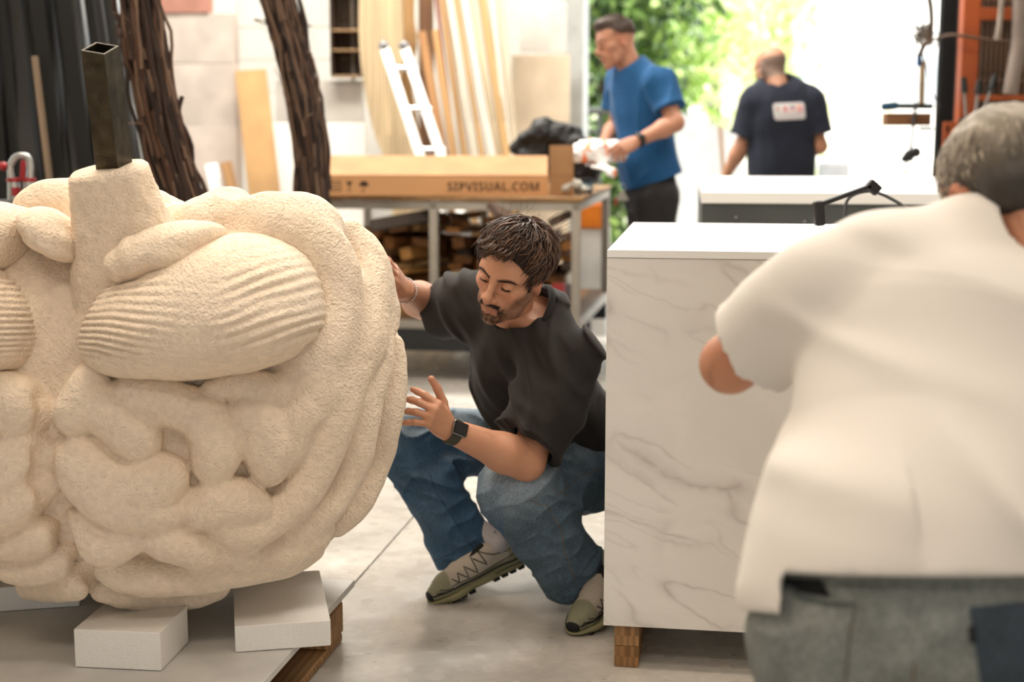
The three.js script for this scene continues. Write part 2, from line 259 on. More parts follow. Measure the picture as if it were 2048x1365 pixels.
// the folds: rounded rolls, each [radius in millimetres, points along it], pressed side by side on the core
const rolls = [
  [46, [[165, 752], [158, 800], [122, 850]]], [50, [[205, 812], [246, 850], [276, 884]]], [46, [[262, 790], [340, 806], [415, 838], [440, 895], [430, 938]]], [27, [[425, 778], [500, 768], [560, 786]]],
  [52, [[500, 826], [540, 876], [548, 940]]], [56, [[128, 905], [180, 955], [260, 985], [330, 960]]], [48, [[140, 960], [230, 1010], [330, 1030]]], [46, [[404, 1022], [460, 1006], [524, 1026]]],
  [46, [[565, 1040], [618, 978], [650, 915], [672, 850], [700, 780], [722, 715]]], [40, [[600, 1072], [662, 1024], [704, 960], [724, 890], [744, 800], [768, 710], [776, 620]]], [36, [[690, 1060], [735, 1000], [764, 925], [785, 850], [797, 770], [800, 690]]],
  [46, [[586, 900], [592, 845], [632, 806], [690, 768], [735, 700], [752, 630], [755, 560], [745, 500]]], [62, 0.05, [[560, 445], [640, 480], [680, 545], [686, 620], [664, 690], [615, 742]]], [42, 0.045, [[715, 460], [762, 540], [786, 640]]],
  [42, [[140, 1052], [205, 1098], [262, 1084]]], [44, [[318, 1082], [372, 1096], [436, 1118]]], [42, [[452, 1050], [500, 1066], [545, 1056]]], [44, [[545, 1118], [610, 1090], [652, 1060]]], [34, [[470, 1108], [520, 1125]]],
  [42, [[178, 1132], [262, 1160], [360, 1164], [450, 1150], [560, 1132], [636, 1104]]], [36, [[210, 1196], [330, 1206], [440, 1186]]],
  [58, [[-90, 800], [0, 806], [56, 830]]], [62, [[-110, 940], [0, 948], [58, 918]]], [50, [[-80, 1030], [20, 1018], [80, 985]]], [34, [[0, 1106], [70, 1086], [108, 1062]]], [36, [[0, 1150], [80, 1146], [138, 1126]]], [40, [[60, 1190], [150, 1180], [190, 1160]]],
  [52, 0.04, [[400, 430], [450, 412], [486, 404]]], [58, 0.06, [[520, 420], [600, 425], [660, 440]]], [44, 0.04, [[300, 396], [350, 418], [385, 440]]], [50, 0.03, [[60, 392], [140, 380], [220, 378]]],
];
const coreNormal = (p) => { const na = Math.hypot(p.x, p.y) ** (PW - 2) / Rsil(Math.atan2(p.y, p.x)) ** PW; return V(p.x * na, p.y * na, p.z * Math.abs(p.z) ** (PW - 2) / (p.z > 0 ? DF : DB) ** PW).normalize(); };
const bf = new Field();
{
  const d = V(0, 0, 0);
  bf.push((x, y, z) => { const L = Math.hypot(x, y, z) || 1e-6; d.set(x / L, y / L, z / L); const r = baseR(d), hid = clamp(smooth(0.1, -0.15, z) + smooth(-0.3, -0.5, x) * smooth(0.4, 0, z)); return (L - r + 0.045 * (1 - hid) + (hid > 0 ? hid * lobes({ x, y, z }) : 0)) * 0.72; }, 0.03);
  for (const roll of rolls) {
    const mm = roll[0], pts = roll.at(-1), soft = roll.length > 2 ? roll[1] * 0.8 : 0.0095;
    const r = mm / 1000 * 0.99, c = pts.map(([x, y]) => { const p = baseAt(x, y); return p.addScaledVector(coreNormal(p), -0.53 * r); });
    const curve = new THREE.CatmullRomCurve3(c).getPoints((pts.length - 1) * 3), parts = new Field(); for (let i = 0; i + 1 < curve.length; i++) { const e = (k) => { const t = k / (curve.length - 1); return r * (0.86 + 0.14 * smooth(0, 0.25, Math.min(t, 1 - t))) * (1 + 0.05 * Math.sin(t * 9 + mm)); }; parts.cone(curve[i], e(i), curve[i + 1], e(i + 1), 0.02); }
    const sp = new THREE.Box3().setFromPoints(curve).getBoundingSphere(new THREE.Sphere()), { x: sx, y: sy, z: sz } = sp.center, R = sp.radius + r; bf.push((x, y, z) => { const far = Math.sqrt((x - sx) ** 2 + (y - sy) ** 2 + (z - sz) ** 2) - R; return far > 0.09 ? far : run(parts.ops, x, y, z); }, soft);
  }
  const fis = [[150, 705], [140, 725], [112, 755], [86, 800], [88, 846], [101, 879], [80, 910], [74, 948], [98, 1030], [135, 1080], [166, 1132], [195, 1180]].map(([x, y]) => { const p = baseAt(x, y); return p.addScaledVector(coreNormal(p), -0.012); }); const cut = new Field(); for (let i = 0; i + 1 < fis.length; i++) cut.cone(fis[i], 0.012, fis[i + 1], 0.012, 0.01);
  bf.push((x, y, z) => run(cut.ops, x, y, z), 0.05, true);
  bf.extra = (x, y, z) => 0.005 * noise(x * 9, y * 9, z * 9) + 0.0016 * noise(x * 34, y * 34, z * 34); bf.pad = 0.02;
}
function lobes(p) {   // folds where the photo does not look: valleys of a slow noise
  const n = noise(p.x * 4.3 + 2.1 + 0.6 * noise(p.y * 5, p.z * 5, 3.5), p.y * 4.3 + 0.7, p.z * 4.3 + 5.2); return 0.05 * Math.exp(-Math.abs(n) / 0.14);
}
{
  const brain = thing('brain_sculpture', 'huge cream foam brain turned upside down, a steel tube in its stem', 'sculpture', brainC); brain.rotation.set(-PITCH, 0, 0);
  mesh('cerebrum', uvBox(net(bf, V(-0.85, -0.58, -0.72), V(0.88, 0.6, 0.66), 0.0065)), coat, brain);
  // rounded lumps with their own outline: cerebellum halves with fine leaves, and the small lobes by the stem
  function lump(name, pts, cpx, z, front, back, tilt, leaf) {
    const c = loc(cpx[0], cpx[1], z), R = tabled(outline(pts, c, z)), pos = [], idx = [], N = leaf ? 460 : 150, M = leaf ? 230 : 90;
    for (let j = 0; j <= M; j++) for (let i = 0; i <= N; i++) {
      const a = i / N * 6.283185 - Math.PI, b = (j / M) * Math.PI, zz = Math.cos(b), rr = Math.sin(b), w = 2.3, q = (rr ** w + Math.abs(zz) ** w) ** (-1 / w), r = R(a) * rr * q; let x = Math.cos(a) * r, y = Math.sin(a) * r, k = (zz > 0 ? front : back) * zz * q;
      const h = leaf ? leaf(x, y, k) : 0, n = 0.004 * noise((x + c.x) * 8, (y + c.y) * 8, k * 8), L = Math.hypot(x, y, k) || 1; x *= 1 + (h + n) / L; y *= 1 + (h + n) / L; k *= 1 + (h + n) / L; pos.push(c.x + x, c.y + y, c.z + k - y * tilt);
    }
    for (let j = 0; j < M; j++) for (let i = 0; i < N; i++) { const a = j * (N + 1) + i; idx.push(a, a + N + 1, a + N + 2, a, a + N + 2, a + 1); }
    let g = new THREE.BufferGeometry(); g.setAttribute('position', new THREE.Float32BufferAttribute(pos, 3)); g.setIndex(idx); g = mergeVertices(g, 1e-6); g.computeVertexNormals(); return mesh(name, uvBox(g), coat, brain);
  }
  const leaves = (sx, bend) => (x, y, k) => {
    if (k < -0.03) return 0; const X = x * sx, wob = 0.02 * noise(X * 5, y * 7, 1.5) + 0.009 * noise(X * 13 + 4, y * 16, 2.5), L = clamp((0.02 - X) / 0.2), Rr = clamp((X - 0.0) / 0.2);
    const fanL = (y + 0.05) * (1 + 0.55 * L * L) + 0.1 * X, fanR = y - 0.42 * X * X * 2.2 - 0.10 * X, f1 = Math.sin((fanL + wob) * 300 + 2 * noise(X * 5, y * 5, 6.5)), f2 = Math.sin((fanR + wob * 1.5) * 255 + 1.5 * noise(X * 7, y * 4, 9.5));
    const onL = smooth(0.06, -0.1, X) * smooth(0.08, 0.035, y + 0.12 * X) * smooth(-0.125, -0.085, y), onR = smooth(0.03, 0.12, X) * smooth(-0.13, -0.06, y) * smooth(0.17, 0.1, y), low = smooth(-0.06, -0.1, y) * 0.35, rag = 0.5 + 0.9 * noise(X * 7, y * 22, 4.5);
    const g = (s) => s > 0 ? 0.75 * s : -Math.pow(-s, 1.5); return 0.0042 * (g(f1) * onL + g(f2) * onR) * clamp(rag) + 0.002 * low * g(f1) + 0.0005 * smooth(0.04, 0.12, y) * g(Math.sin((y - 0.5 * X + wob) * 210));
  };
  const halfR = [[650, 640], [646, 590], [612, 515], [560, 480], [520, 466], [470, 463], [430, 472], [360, 497], [300, 527], [245, 560], [212, 592], [190, 630], [178, 680], [186, 715], [210, 742], [260, 757], [330, 762], [400, 762], [470, 752], [545, 735], [600, 712], [632, 680]];
  lump('cerebellum_half', halfR, [415, 615], 0.345, 0.235, 0.32, 0.42, leaves(1, 0.55));
  lump('cerebellum_half', halfR.map(([x, y]) => [285 - x, y - 6]), [-130, 609], 0.345, 0.235, 0.32, 0.42, leaves(-1, 0.55));
  lump('flocculus', [[440, 455], [390, 440], [340, 444], [290, 462], [250, 486], [228, 515], [226, 545], [255, 572], [330, 560], [420, 510]], [325, 505], 0.375, 0.15, 0.16, 0.55, (x, y, k) => k > 0 ? 0.004 * Math.sin(x * 110 + y * 60) * smooth(0, -0.07, x) : 0);
  lump('flocculus', [[40, 430], [60, 415], [90, 413], [120, 428], [148, 460], [165, 495], [163, 518], [140, 524], [100, 510], [60, 480], [40, 450]], [100, 468], 0.38, 0.1, 0.1, 0.5, (x, y, k) => k > 0 ? 0.0045 * Math.sin(x * 60 + y * 130) * smooth(0.03, -0.05, y) : 0);
  lump('temporal_pole', [[60, 420], [20, 406], [-60, 404], [-150, 420], [-180, 470], [-120, 540], [0, 560], [60, 520], [80, 460]], [-50, 480], 0.3, 0.17, 0.2, 0.5);
  // the stem: a flared, rough stump with a rounded rim
  const rings = [[-0.2, 0.17, 0.15], [-0.13, 0.15, 0.13], [-0.06, 0.128, 0.11], [0, 0.112, 0.098], [0.05, 0.098, 0.088], [0.1, 0.088, 0.078], [0.14, 0.084, 0.073], [0.156, 0.081, 0.07], [0.163, 0.074, 0.063], [0.166, 0.06, 0.05], [0.167, 0.0, 0.0]], up = V(-0.14, 0.93, 0.34).normalize(), side = V(1, 0.1, -0.12).addScaledVector(up, -V(1, 0.1, -0.12).dot(up)).normalize(), fro = side.clone().cross(up), b0 = loc(252, 488, 0.36), sp = [], si = [], N2 = 120, curve = [0, 1, 2].map((k) => rings.map((r) => r[k])), M2 = 96;
  const samp = (a, t) => { const u = t * (rings.length - 1), i = Math.min(rings.length - 2, Math.floor(u)); return lerp(a[i], a[i + 1], u - i); };
  for (let j = 0; j <= M2; j++) for (let i = 0; i <= N2; i++) { const t = j / M2, a = i / N2 * 6.283185, rough = t < 0.68 ? 1 : 0.25, y = samp(curve[0], t), cx = Math.cos(a), sx2 = Math.sin(a), sq = (Math.abs(cx) ** 2.7 + Math.abs(sx2) ** 2.7) ** (-1 / 2.7), k = 1 + rough * (0.035 * noise(cx * 5, y * 40, sx2 * 5) + 0.02 * noise(cx * 12, y * 90, sx2 * 12)); sp.push(...b0.clone().addScaledVector(up, y).addScaledVector(side, cx * sq * samp(curve[1], t) * k).addScaledVector(fro, -sx2 * sq * samp(curve[2], t) * k).toArray()); }
  for (let j = 0; j < M2; j++) for (let i = 0; i < N2; i++) { const a = j * (N2 + 1) + i; si.push(a, a + 1, a + N2 + 2, a, a + N2 + 2, a + N2 + 1); }
  let sg = new THREE.BufferGeometry(); sg.setAttribute('position', new THREE.Float32BufferAttribute(sp, 3)); sg.setIndex(si); sg = mergeVertices(sg, 1e-6); sg.computeVertexNormals(); mesh('brain_stem', uvBox(sg), coat, brain);
  // the square steel tube
  const s2 = 0.0255, sh = new THREE.Shape([[-s2, -s2], [s2, -s2], [s2, s2], [-s2, s2]].map((q) => new THREE.Vector2(...q))), hole = new THREE.Path([[-s2 + 0.003, -s2 + 0.003], [-s2 + 0.003, s2 - 0.003], [s2 - 0.003, s2 - 0.003], [s2 - 0.003, -s2 + 0.003]].map((q) => new THREE.Vector2(...q))); sh.holes.push(hole);
  const tg = uvBox(new THREE.ExtrudeGeometry(sh, { depth: 0.42, bevelEnabled: true, bevelSize: 0.0008, bevelThickness: 0.0008, bevelSegments: 1 }));
  const steelTube = mesh('steel_tube', tg, std({ color: 0x6d675c, metalness: 0.85, roughness: 0.42, map: tex(128, 256, (u, v) => { const t = 0.6 + 0.25 * fbm(u * 6, v * 8, 2, 5) + (noise(u * 60, v * 60, 3) > 0.9 ? 0.25 : 0); return [t, t * 0.97, t * 0.9]; }, 0.2), bumpMap: T.grain, bumpScale: 0.0003 }), brain);
  const tip = loc(200, 97, 0.55), foot = loc(229, 336, 0.415), ax = tip.clone().sub(foot).normalize(), qx = V(Math.cos(0.38), 0, Math.sin(0.38)); qx.addScaledVector(ax, -qx.dot(ax)).normalize();
  steelTube.quaternion.setFromRotationMatrix(new THREE.Matrix4().makeBasis(qx, ax.clone().cross(qx), ax)); steelTube.position.copy(tip).addScaledVector(ax, -0.42);
}
// ---------- pallet, foam blocks, marble box ----------
T.beads = tex(512, 512, (u, v) => { const t = 0.5 + 0.5 * noise(u * 100, v * 100, 0, 100); return [t, t, t]; }, 0.4, false);
const eps = std({ color: 0xf2f0ec, roughness: 0.85, bumpMap: T.beads, bumpScale: 0.0006 }), boardWhite = std({ color: 0xfaf8f4, map: T.smudge, roughness: 0.6 });
const onPlane = (px, py, h) => { const r = ray(px, py); return r.multiplyScalar((h - EYE) / r.y).add(V(0, EYE, 0)); };
const HB = 0.15;
{
  const corner = onPlane(709, 1160, HB), right = V(cY, 0, sY), deep = V(sY, 0, -cY), W = 0.8, L = 1.28;
  const pal = thing('wooden_pallet', 'pale wooden pallet under the foam sculpture, a white sheet on top', 'pallet', corner.clone().addScaledVector(right, -W / 2 - 0.012).addScaledVector(deep, -L / 2 - 0.01).setY(0), -YAW);
  for (const x of [-0.34, 0, 0.34]) { mesh('bottom_board', boxAt(rbox(0.1, 0.022, L - 0.06), x, 0.012, 0), wood('#b98c5c'), pal); for (const z of [-0.55, 0, 0.55]) mesh('spacer_block', boxAt(rbox(0.1, 0.078, 0.14), x, 0.0625, z), wood('#c0915f'), pal); }
  for (const z of [-0.55, 0, 0.55]) mesh('cross_board', boxAt(rbox(W - 0.02, 0.022, 0.13), 0, 0.113, z), wood('#bb8e5d'), pal);
  for (let i = 0; i < 5; i++) mesh('deck_board', boxAt(rbox(0.12, 0.022, L - 0.04), -0.33 + i * 0.165, 0.135, 0), wood(i % 2 ? '#c49a68' : '#b98d5c'), pal);
  const sheet = solo('white_sheet', 'thin white board lying on the wooden pallet below the sculpture', 'board', rbox(W, 0.018, L, 0.002), boardWhite); sheet.position.copy(corner).addScaledVector(right, -W / 2).addScaledVector(deep, -L / 2).setY(HB - 0.0095); sheet.rotation.y = -YAW;
}
function foamBlock(label, front, w, h, d, turn) { const o = solo('foam_block', label, 'block', rbox(w, h, d, 0.003), eps, undefined); o.rotation.y = turn; const p = V(0, 0, -d / 2).applyAxisAngle(V(0, 1, 0), turn); o.position.set(front.x + p.x, HB + h / 2 + 0.0005, front.z + p.z); return o; }
foamBlock('small white foam block with a square front, under the middle of the sculpture', onPlane(236, 1340, HB), 0.19, 0.085, 0.17, -0.12);
foamBlock('wide flat white foam block, chipped, under the right of the sculpture', onPlane(567, 1300, HB), 0.208, 0.06, 0.36, 0.2);
foamBlock('white foam block in shadow at the far left under the sculpture', onPlane(45, 1222, HB), 0.26, 0.06, 0.2, 0.22);
// marble-patterned box
T.marble = tex(900, 900, (u, v) => {
  const X = u * 1.25, Y = v * 1.25, ang = -0.42, a = X * Math.cos(ang) + Y * Math.sin(ang), b = -X * Math.sin(ang) + Y * Math.cos(ang), wx = 0.09 * fbm(X * 5, Y * 5, 0, 5), wy = 0.05 * fbm(X * 9, Y * 9, 7, 4);
  let t = 0.93 + 0.025 * fbm(a * 3 + wx * 8, b * 12 + wx * 20, 3, 5), vein = 0;
  for (const [k, s, w, o] of [[7, 0.42, 0.05, 1], [13, 0.36, 0.06, 5], [21, 0.26, 0.08, 9], [34, 0.2, 0.1, 14]]) { const n = noise(a * k * 0.22 + o, (b + wx * 0.55 + wy * 0.5) * k + o, o), m = smooth(0.0, 0.55, noise(a * 4.2 + o, b * 8 + 1, o + 20)); vein = Math.max(vein, s * m * Math.exp(-Math.abs(n) / w)); }
  const cloud = smooth(0.05, 0.7, fbm(a * 2.2 + 3, (b + wx) * 9, 40, 4)); t -= 0.045 * cloud; return mixc([t, t * 0.987, t * 0.968], [0.55, 0.5, 0.47], clamp(vein * (0.75 + 0.6 * fbm(X * 40, Y * 40, 9, 3))));
}, 1.25); T.marble.offset.set(0.5, 0.5);
{
  const marble = std({ map: T.marble, roughness: 0.42 }), HB2 = 0.106, H = 0.90, W = 0.95, Dp = 0.9, TH = 0.018;
  const r = ray(1214.5, 500), p = r.multiplyScalar((HB2 + H - EYE) / r.y).add(V(0, EYE, 0)), turn = -0.15, c = Math.cos(turn), s = Math.sin(turn);
  const o = thing('marble_box', 'large white box with grey marble veins and a glossy white top', 'box', V(p.x + c * W / 2 + s * -Dp / 2, HB2, p.z - s * W / 2 - c * Dp / 2), turn);
  const panel = (n, g) => mesh(n, g, marble, o);
  panel('front_panel', boxAt(rbox(W, H - TH, TH, 0.0012), 0, (H - TH) / 2, Dp / 2 - TH / 2)); panel('back_panel', boxAt(rbox(W, H - TH, TH, 0.0012), 0, (H - TH) / 2, -Dp / 2 + TH / 2));
  for (const q of [-1, 1]) panel('side_panel', boxAt(rbox(TH, H - TH - 0.001, Dp - 2 * TH - 0.001, 0.0012), q * (W / 2 - TH / 2), (H - TH) / 2, 0));
  mesh('bottom_panel', boxAt(rbox(W - 0.04, TH, Dp - 0.04), 0, TH / 2, 0), marble, o);
  // the top, in four strips round a narrow slot
  const top = std({ color: 0xfbfbfa, roughness: 0.28 }), sl = { x: -0.125, z: 0.03, w: 0.027, d: 0.004 };
  mesh('top_panel', join([boxAt(rbox(W, TH, Dp / 2 - (sl.z + sl.d), 0.001), 0, H - TH / 2, (Dp / 2 + sl.z + sl.d) / 2), boxAt(rbox(W, TH, Dp / 2 + sl.z - sl.d, 0.001), 0, H - TH / 2, (-Dp / 2 + sl.z - sl.d) / 2), boxAt(rbox(W / 2 + sl.x - sl.w, TH, sl.d * 2, 0.0002), (-W / 2 + sl.x - sl.w) / 2, H - TH / 2, sl.z), boxAt(rbox(W / 2 - sl.x - sl.w, TH, sl.d * 2, 0.0002), (W / 2 + sl.x + sl.w) / 2, H - TH / 2, sl.z)]), top, o);
  mesh('slot_liner', boxAt(rbox(sl.w * 2, 0.05, sl.d * 2, 0.0005), sl.x, H - 0.032, sl.z), paint('#15171c', 0.8), o);
  mesh('edge_band', boxAt(rbox(W, 0.0015, 0.0015, 0.0003), 0, H - TH, Dp / 2 + 0.0001), paint('#b9b2a8', 0.7), o);
  const lab = ['short wooden beam under the left front corner of the marble box', 'wooden beam under the right of the marble box'];
  [-1, 1].forEach((q, i) => { const b = thing('timber_bearer', lab[i], 'beam', V(o.position.x, 0, o.position.z), turn); const x = q * (W / 2 - 0.055) + 0.0; for (let k = 0; k < 2; k++) mesh('timber', boxAt(rbox(0.058, 0.052, Dp - 0.02, 0.002), x, 0.0265 + k * 0.0525, 0.0), wood(k ? '#c29362' : '#b98855'), b); });
}
// the grey-fronted counter behind it
{
  const H = 1.05, a = onPlane(1404, 384, H), turn = -0.12, W = 1.9, Dp = 1.45, c = Math.cos(turn), s = Math.sin(turn), o = thing('grey_counter', 'low counter with a white top and a dark grey front behind the marble box', 'counter', V(a.x + c * W / 2 - s * Dp / 2, 0, a.z - s * W / 2 - c * Dp / 2), turn);
  const g = paint('#5b5f60', 0.75); mesh('front_panel', boxAt(rbox(W, H - 0.04, 0.03), 0, (H - 0.04) / 2 , Dp / 2 - 0.02), g, o); mesh('back_panel', boxAt(rbox(W, H - 0.04, 0.03), 0, (H - 0.04) / 2, -Dp / 2 + 0.02), g, o);
  for (const q of [-1, 1]) mesh('side_panel', boxAt(rbox(0.03, H - 0.042, Dp - 0.08), q * (W / 2 - 0.016), (H - 0.042) / 2, 0), g, o);
  mesh('top_panel', boxAt(rbox(W + 0.004, 0.04, Dp + 0.004, 0.003), 0, H - 0.02, 0), std({ color: 0xf7f7f5, roughness: 0.3 }), o);
  for (let i = 0; i < 9; i++) mesh('screw', boxAt(new THREE.SphereGeometry(0.006, 8, 6), -W / 2 + 0.12 + i * 0.21 + (i % 3) * 0.03, H - 0.09 - (i % 2) * 0.012, Dp / 2 - 0.005), paint('#a8aaa8', 0.4, 0.8), o);
  // cable loop and the black clamp standing on the marble box
  solo('black_cable', 'thin black cable looped against the grey counter front', 'cable', tube([V(0.98, 1.012, -4.2), V(1.0, 1.07, -4.24), V(1.07, 1.09, -4.26), V(1.14, 1.06, -4.22), V(1.18, 1.012, -4.12)].map((p) => p), 0.005, 40), paint('#2a2a2c', 0.6));
  const k = thing('black_clamp', 'black bar clamp with a silver jaw lying slanted above the box', 'clamp', V(0, 0, 0)), A = at(1632, 412, 3.95), B = at(1742, 372, 3.95), mt = paint('#23201f', 0.5, 0.4);
  mesh('bar', bar(A, B, 0.012, 0.03), mt, k); mesh('handle', bar(at(1640, 444, 3.95).setY(1.01), at(1636, 402, 3.95), 0.03, 0.036, 0.008), mt, k); mesh('jaw', bar(at(1736, 366, 3.95), at(1756, 384, 3.95), 0.03, 0.03, 0.004), mt, k); mesh('screw', rod(at(1748, 366, 3.95), at(1750, 386, 3.95), 0.01), paint('#d8d8d8', 0.25, 1), k);
}
// ---------- what stands farther back ----------
const floorAt = (px, z) => at(px, 682, z).setY(0);
function leaner(name, label, category, pxTop, yTop, pxLow, yLow, z, zTop, w, d, mat, group, top = 0, turn = 0) {   // a straight piece standing on the floor and leaning, its line given by two points it passes through
  const a = at(pxTop, yTop, zTop), b = at(pxLow, yLow, z), e = b.clone().sub(a), foot = a.clone().addScaledVector(e, a.y / -e.y), head = top ? a.clone().addScaledVector(e.clone().normalize(), -top) : a, L = head.distanceTo(foot);
  const o = solo(name, label, category, rbox(w, L, d, 0.004), mat, group); const up = head.clone().sub(foot).normalize(), x = V(Math.cos(turn), 0, -Math.sin(turn)); x.addScaledVector(up, -x.dot(up)).normalize();
  o.quaternion.setFromRotationMatrix(new THREE.Matrix4().makeBasis(x, up, x.clone().cross(up))); o.position.copy(foot).add(head).multiplyScalar(0.5); o.position.y += 0.5 * Math.hypot(w * x.y, 0) + 0.01; return o;
}
const darkSteel = (t) => std({ color: new THREE.Color(0.004 * t, 0.0039 * t, 0.0037 * t), metalness: 0.1, roughness: 0.6 });
const steels = [0.5, 1, 1.6, 3.4, 5].map(darkSteel), galv = std({ color: 0xb9c0c6, metalness: 1, roughness: 0.3 });
{
  const rows = [[-20, 8, 20, 0.06, 1], [8, 42, 12, 0.035, 2], [30, 62, 32, 0.08, 3], [78, 118, 30, 0.07, 0], [92, 132, 22, 0.06, 1], [112, 152, 14, 0.045, 3], [132, 176, 30, 0.075, 0], [158, 205, 14, 0.04, 9], [178, 228, 22, 0.05, 1], [196, 246, 14, 0.035, 3], [216, 268, 26, 0.065, 4], [232, 290, 9, 0.03, 9], [243, 301, 8, 0.028, 9]];
  const say = ['dark steel bar at the very edge beside the brown-edged bar', 'narrow rust-brown edged steel bar near the edge of the stock', 'broad dull grey steel bar behind the tan slat', 'wide black steel bar right of the tan slat', 'black steel bar second from the tan slat', 'thin grey steel bar in the middle of the black stock', 'broad black steel bar left of the bright narrow bar', 'bright bluish galvanised bar among the black steel stock', 'dark steel bar just right of the bright narrow bar', 'narrow grey steel bar behind the upright square tube', 'wide mid-grey steel bar beside the shiny pipes', 'shiny galvanised bar, left one of the pair ending the stock', 'shiny galvanised bar, right one of the pair beside the bark trunk'];
  rows.forEach(([x0, x1, wpx, d, m], i) => leaner('steel_bar', say[i], 'steel bar', x0, 0, x1, 340, 6.1, 6.1 + 0.12 * (i % 3), wpx * 6.1 / FOCAL, d, m === 9 ? galv : steels[m], undefined, 0.8));
  for (let i = 0; i < 11; i++) leaner('steel_bar', 'black steel bar in the rear row of the leaning stock', 'steel bar', -30 + i * 27, 0, 12 + i * 27, 340, 6.5, 6.62, 0.062, 0.05, steels[i % 2], 'black steel bars in the rear row', 0.6);
  leaner('timber_strip', 'thin tan wooden slat standing among the black steel bars', 'slat', 70, 118, 100, 370, 6.0, 6.02, 0.026, 0.02, wood('#a58f78'));
  const rack = thing('steel_rack', 'dark steel rack that the black steel bars lean against', 'rack', floorAt(110, 6.95)), dk = steels[1];
  for (const x of [-0.75, 0.38]) mesh('post', boxAt(rbox(0.06, 3.4, 0.06), x, 1.7, 0), dk, rack); for (const y of [0.5, 2.75]) mesh('rail', boxAt(rbox(1.2, 0.06, 0.05), -0.19, y, 0.05), dk, rack);
  mesh('back_sheet', boxAt(rbox(1.18, 3.2, 0.01), -0.19, 1.65, -0.04), steels[0], rack);
}
// red and silver suction lifter on a low stand
{
  const p = at(42, 402, 4.9), st = thing('work_stand', 'grey steel work stand under the red and silver lifter, behind the sculpture', 'stand', p.clone().setY(0)), g = paint('#4b4d4e', 0.6, 0.3);
  mesh('plate', boxAt(rbox(0.3, 0.02, 0.24), 0, p.y - 0.011, 0), g, st); for (const x of [-0.12, 0.12]) for (const z of [-0.09, 0.09]) mesh('leg', boxAt(rbox(0.03, p.y - 0.02, 0.03), x, (p.y - 0.02) / 2, z), g, st);
  const o = thing('suction_lifter', 'red and silver hand lifter standing left behind the foam sculpture', 'tool', p), al = std({ color: 0xb9bcbd, metalness: 0.8, roughness: 0.35 }), rd = paint('#b3202c', 0.4);
  for (const x of [-0.022, 0.03]) { mesh('barrel', boxAt(new THREE.CylinderGeometry(0.02, 0.023, 0.07, 18), x, 0.035, 0), al, o); mesh('collar', boxAt(new THREE.CylinderGeometry(0.024, 0.024, 0.012, 18), x, 0.072, 0), rd, o); mesh('label_band', boxAt(new THREE.CylinderGeometry(0.0225, 0.0235, 0.03, 18, 1, false, 0, 2.2), x, 0.032, 0.001), rd, o); }
  mesh('grip', tube([V(-0.03, 0.075, 0), V(-0.03, 0.12, 0), V(-0.005, 0.152, 0), V(0.03, 0.15, 0), V(0.037, 0.12, 0), V(0.035, 0.078, 0)], 0.011, 40, 10), al, o); mesh('lever', bar(V(0.012, 0.07, 0.012), V(0.02, 0.138, 0.012), 0.018, 0.012, 0.004), rd, o); mesh('knob', boxAt(new THREE.SphereGeometry(0.016, 14, 10), -0.055, 0.118, 0), rd, o);
}
// two leaning trunks wrapped in vine bark
function trunk(label, pts, r0, r1, n) {
  const c = new THREE.CatmullRomCurve3(pts), o = thing('vine_trunk', label, 'trunk', pts[0].clone()), base = pts[0], rr = rng(pts.length * 31 + n);
  const shift = (g) => g.translate(-base.x, -base.y, -base.z); const fr = c.computeFrenetFrames(160), P = [], I = [];
  for (let i = 0; i <= 160; i++) { const p = c.getPointAt(i / 160), r = lerp(r0, r1, i / 160) * 0.9; for (let j = 0; j <= 20; j++) { const a = j / 20 * 6.2832, k = r * (1 + 0.16 * noise(Math.cos(a) * 2.5 + i * 0.03, Math.sin(a) * 2.5, i * 0.05 + n)); P.push(...p.clone().addScaledVector(fr.normals[i], Math.cos(a) * k).addScaledVector(fr.binormals[i], Math.sin(a) * k).toArray()); } }
  for (let i = 0; i < 160; i++) for (let j = 0; j < 20; j++) { const a = i * 21 + j; I.push(a, a + 1, a + 22, a, a + 22, a + 21); }
  const g = new THREE.BufferGeometry(); g.setAttribute('position', new THREE.Float32BufferAttribute(P, 3)); g.setIndex(I); g.computeVertexNormals(); mesh('core', shift(g), std({ color: 0x2b1a10, roughness: 1, side: THREE.DoubleSide }), o);
  const tones = [0x4a3123, 0x33221a, 0x6a5343, 0x241812], lists = [[], [], [], []];
  for (let k = 0; k < n; k++) { const a0 = rr() * 6.283, tw = (rr() - 0.5) * 2.4, s = rr() * 0.8, e = Math.min(1, s + 0.12 + rr() * 0.3), q = [], m = 7, lift = rr() < 0.15 ? 0.03 : 0.006; for (let i = 0; i <= m; i++) { const t = lerp(s, e, i / m), f = Math.min(160, Math.round(t * 160)), r = lerp(r0, r1, t) * (0.93 + 0.12 * rr()) + lift * rr(), a = a0 + tw * (t - s) + (rr() - 0.5) * 0.22; q.push(c.getPointAt(t).addScaledVector(fr.normals[f], Math.cos(a) * r).addScaledVector(fr.binormals[f], Math.sin(a) * r)); } lists[k % 4].push(shift(tube(q, 0.0035 + rr() * 0.006, 14, 5))); }
  for (let k = 0; k < n / 9; k++) { const t = rr(), f = Math.round(t * 160), a = rr() * 6.283, r = lerp(r0, r1, t), p = c.getPointAt(t), e = V(0, 0, 0).addScaledVector(fr.normals[f], Math.cos(a)).addScaledVector(fr.binormals[f], Math.sin(a)), q = [0, 1, 2, 3].map((i) => p.clone().addScaledVector(e, r * 0.9 + i * 0.018 * (0.5 + rr())).add(V((rr() - 0.5) * 0.03 * i, (rr() - 0.2) * 0.035 * i, 0))); lists[2].push(shift(tube(q, 0.0018 + rr() * 0.0015, 8, 4))); }
  lists.forEach((l, i) => { const m = mesh('vine_strands', join(l), std({ color: tones[i], roughness: 0.85 }), o); m.userData.kind = 'stuff'; });
}
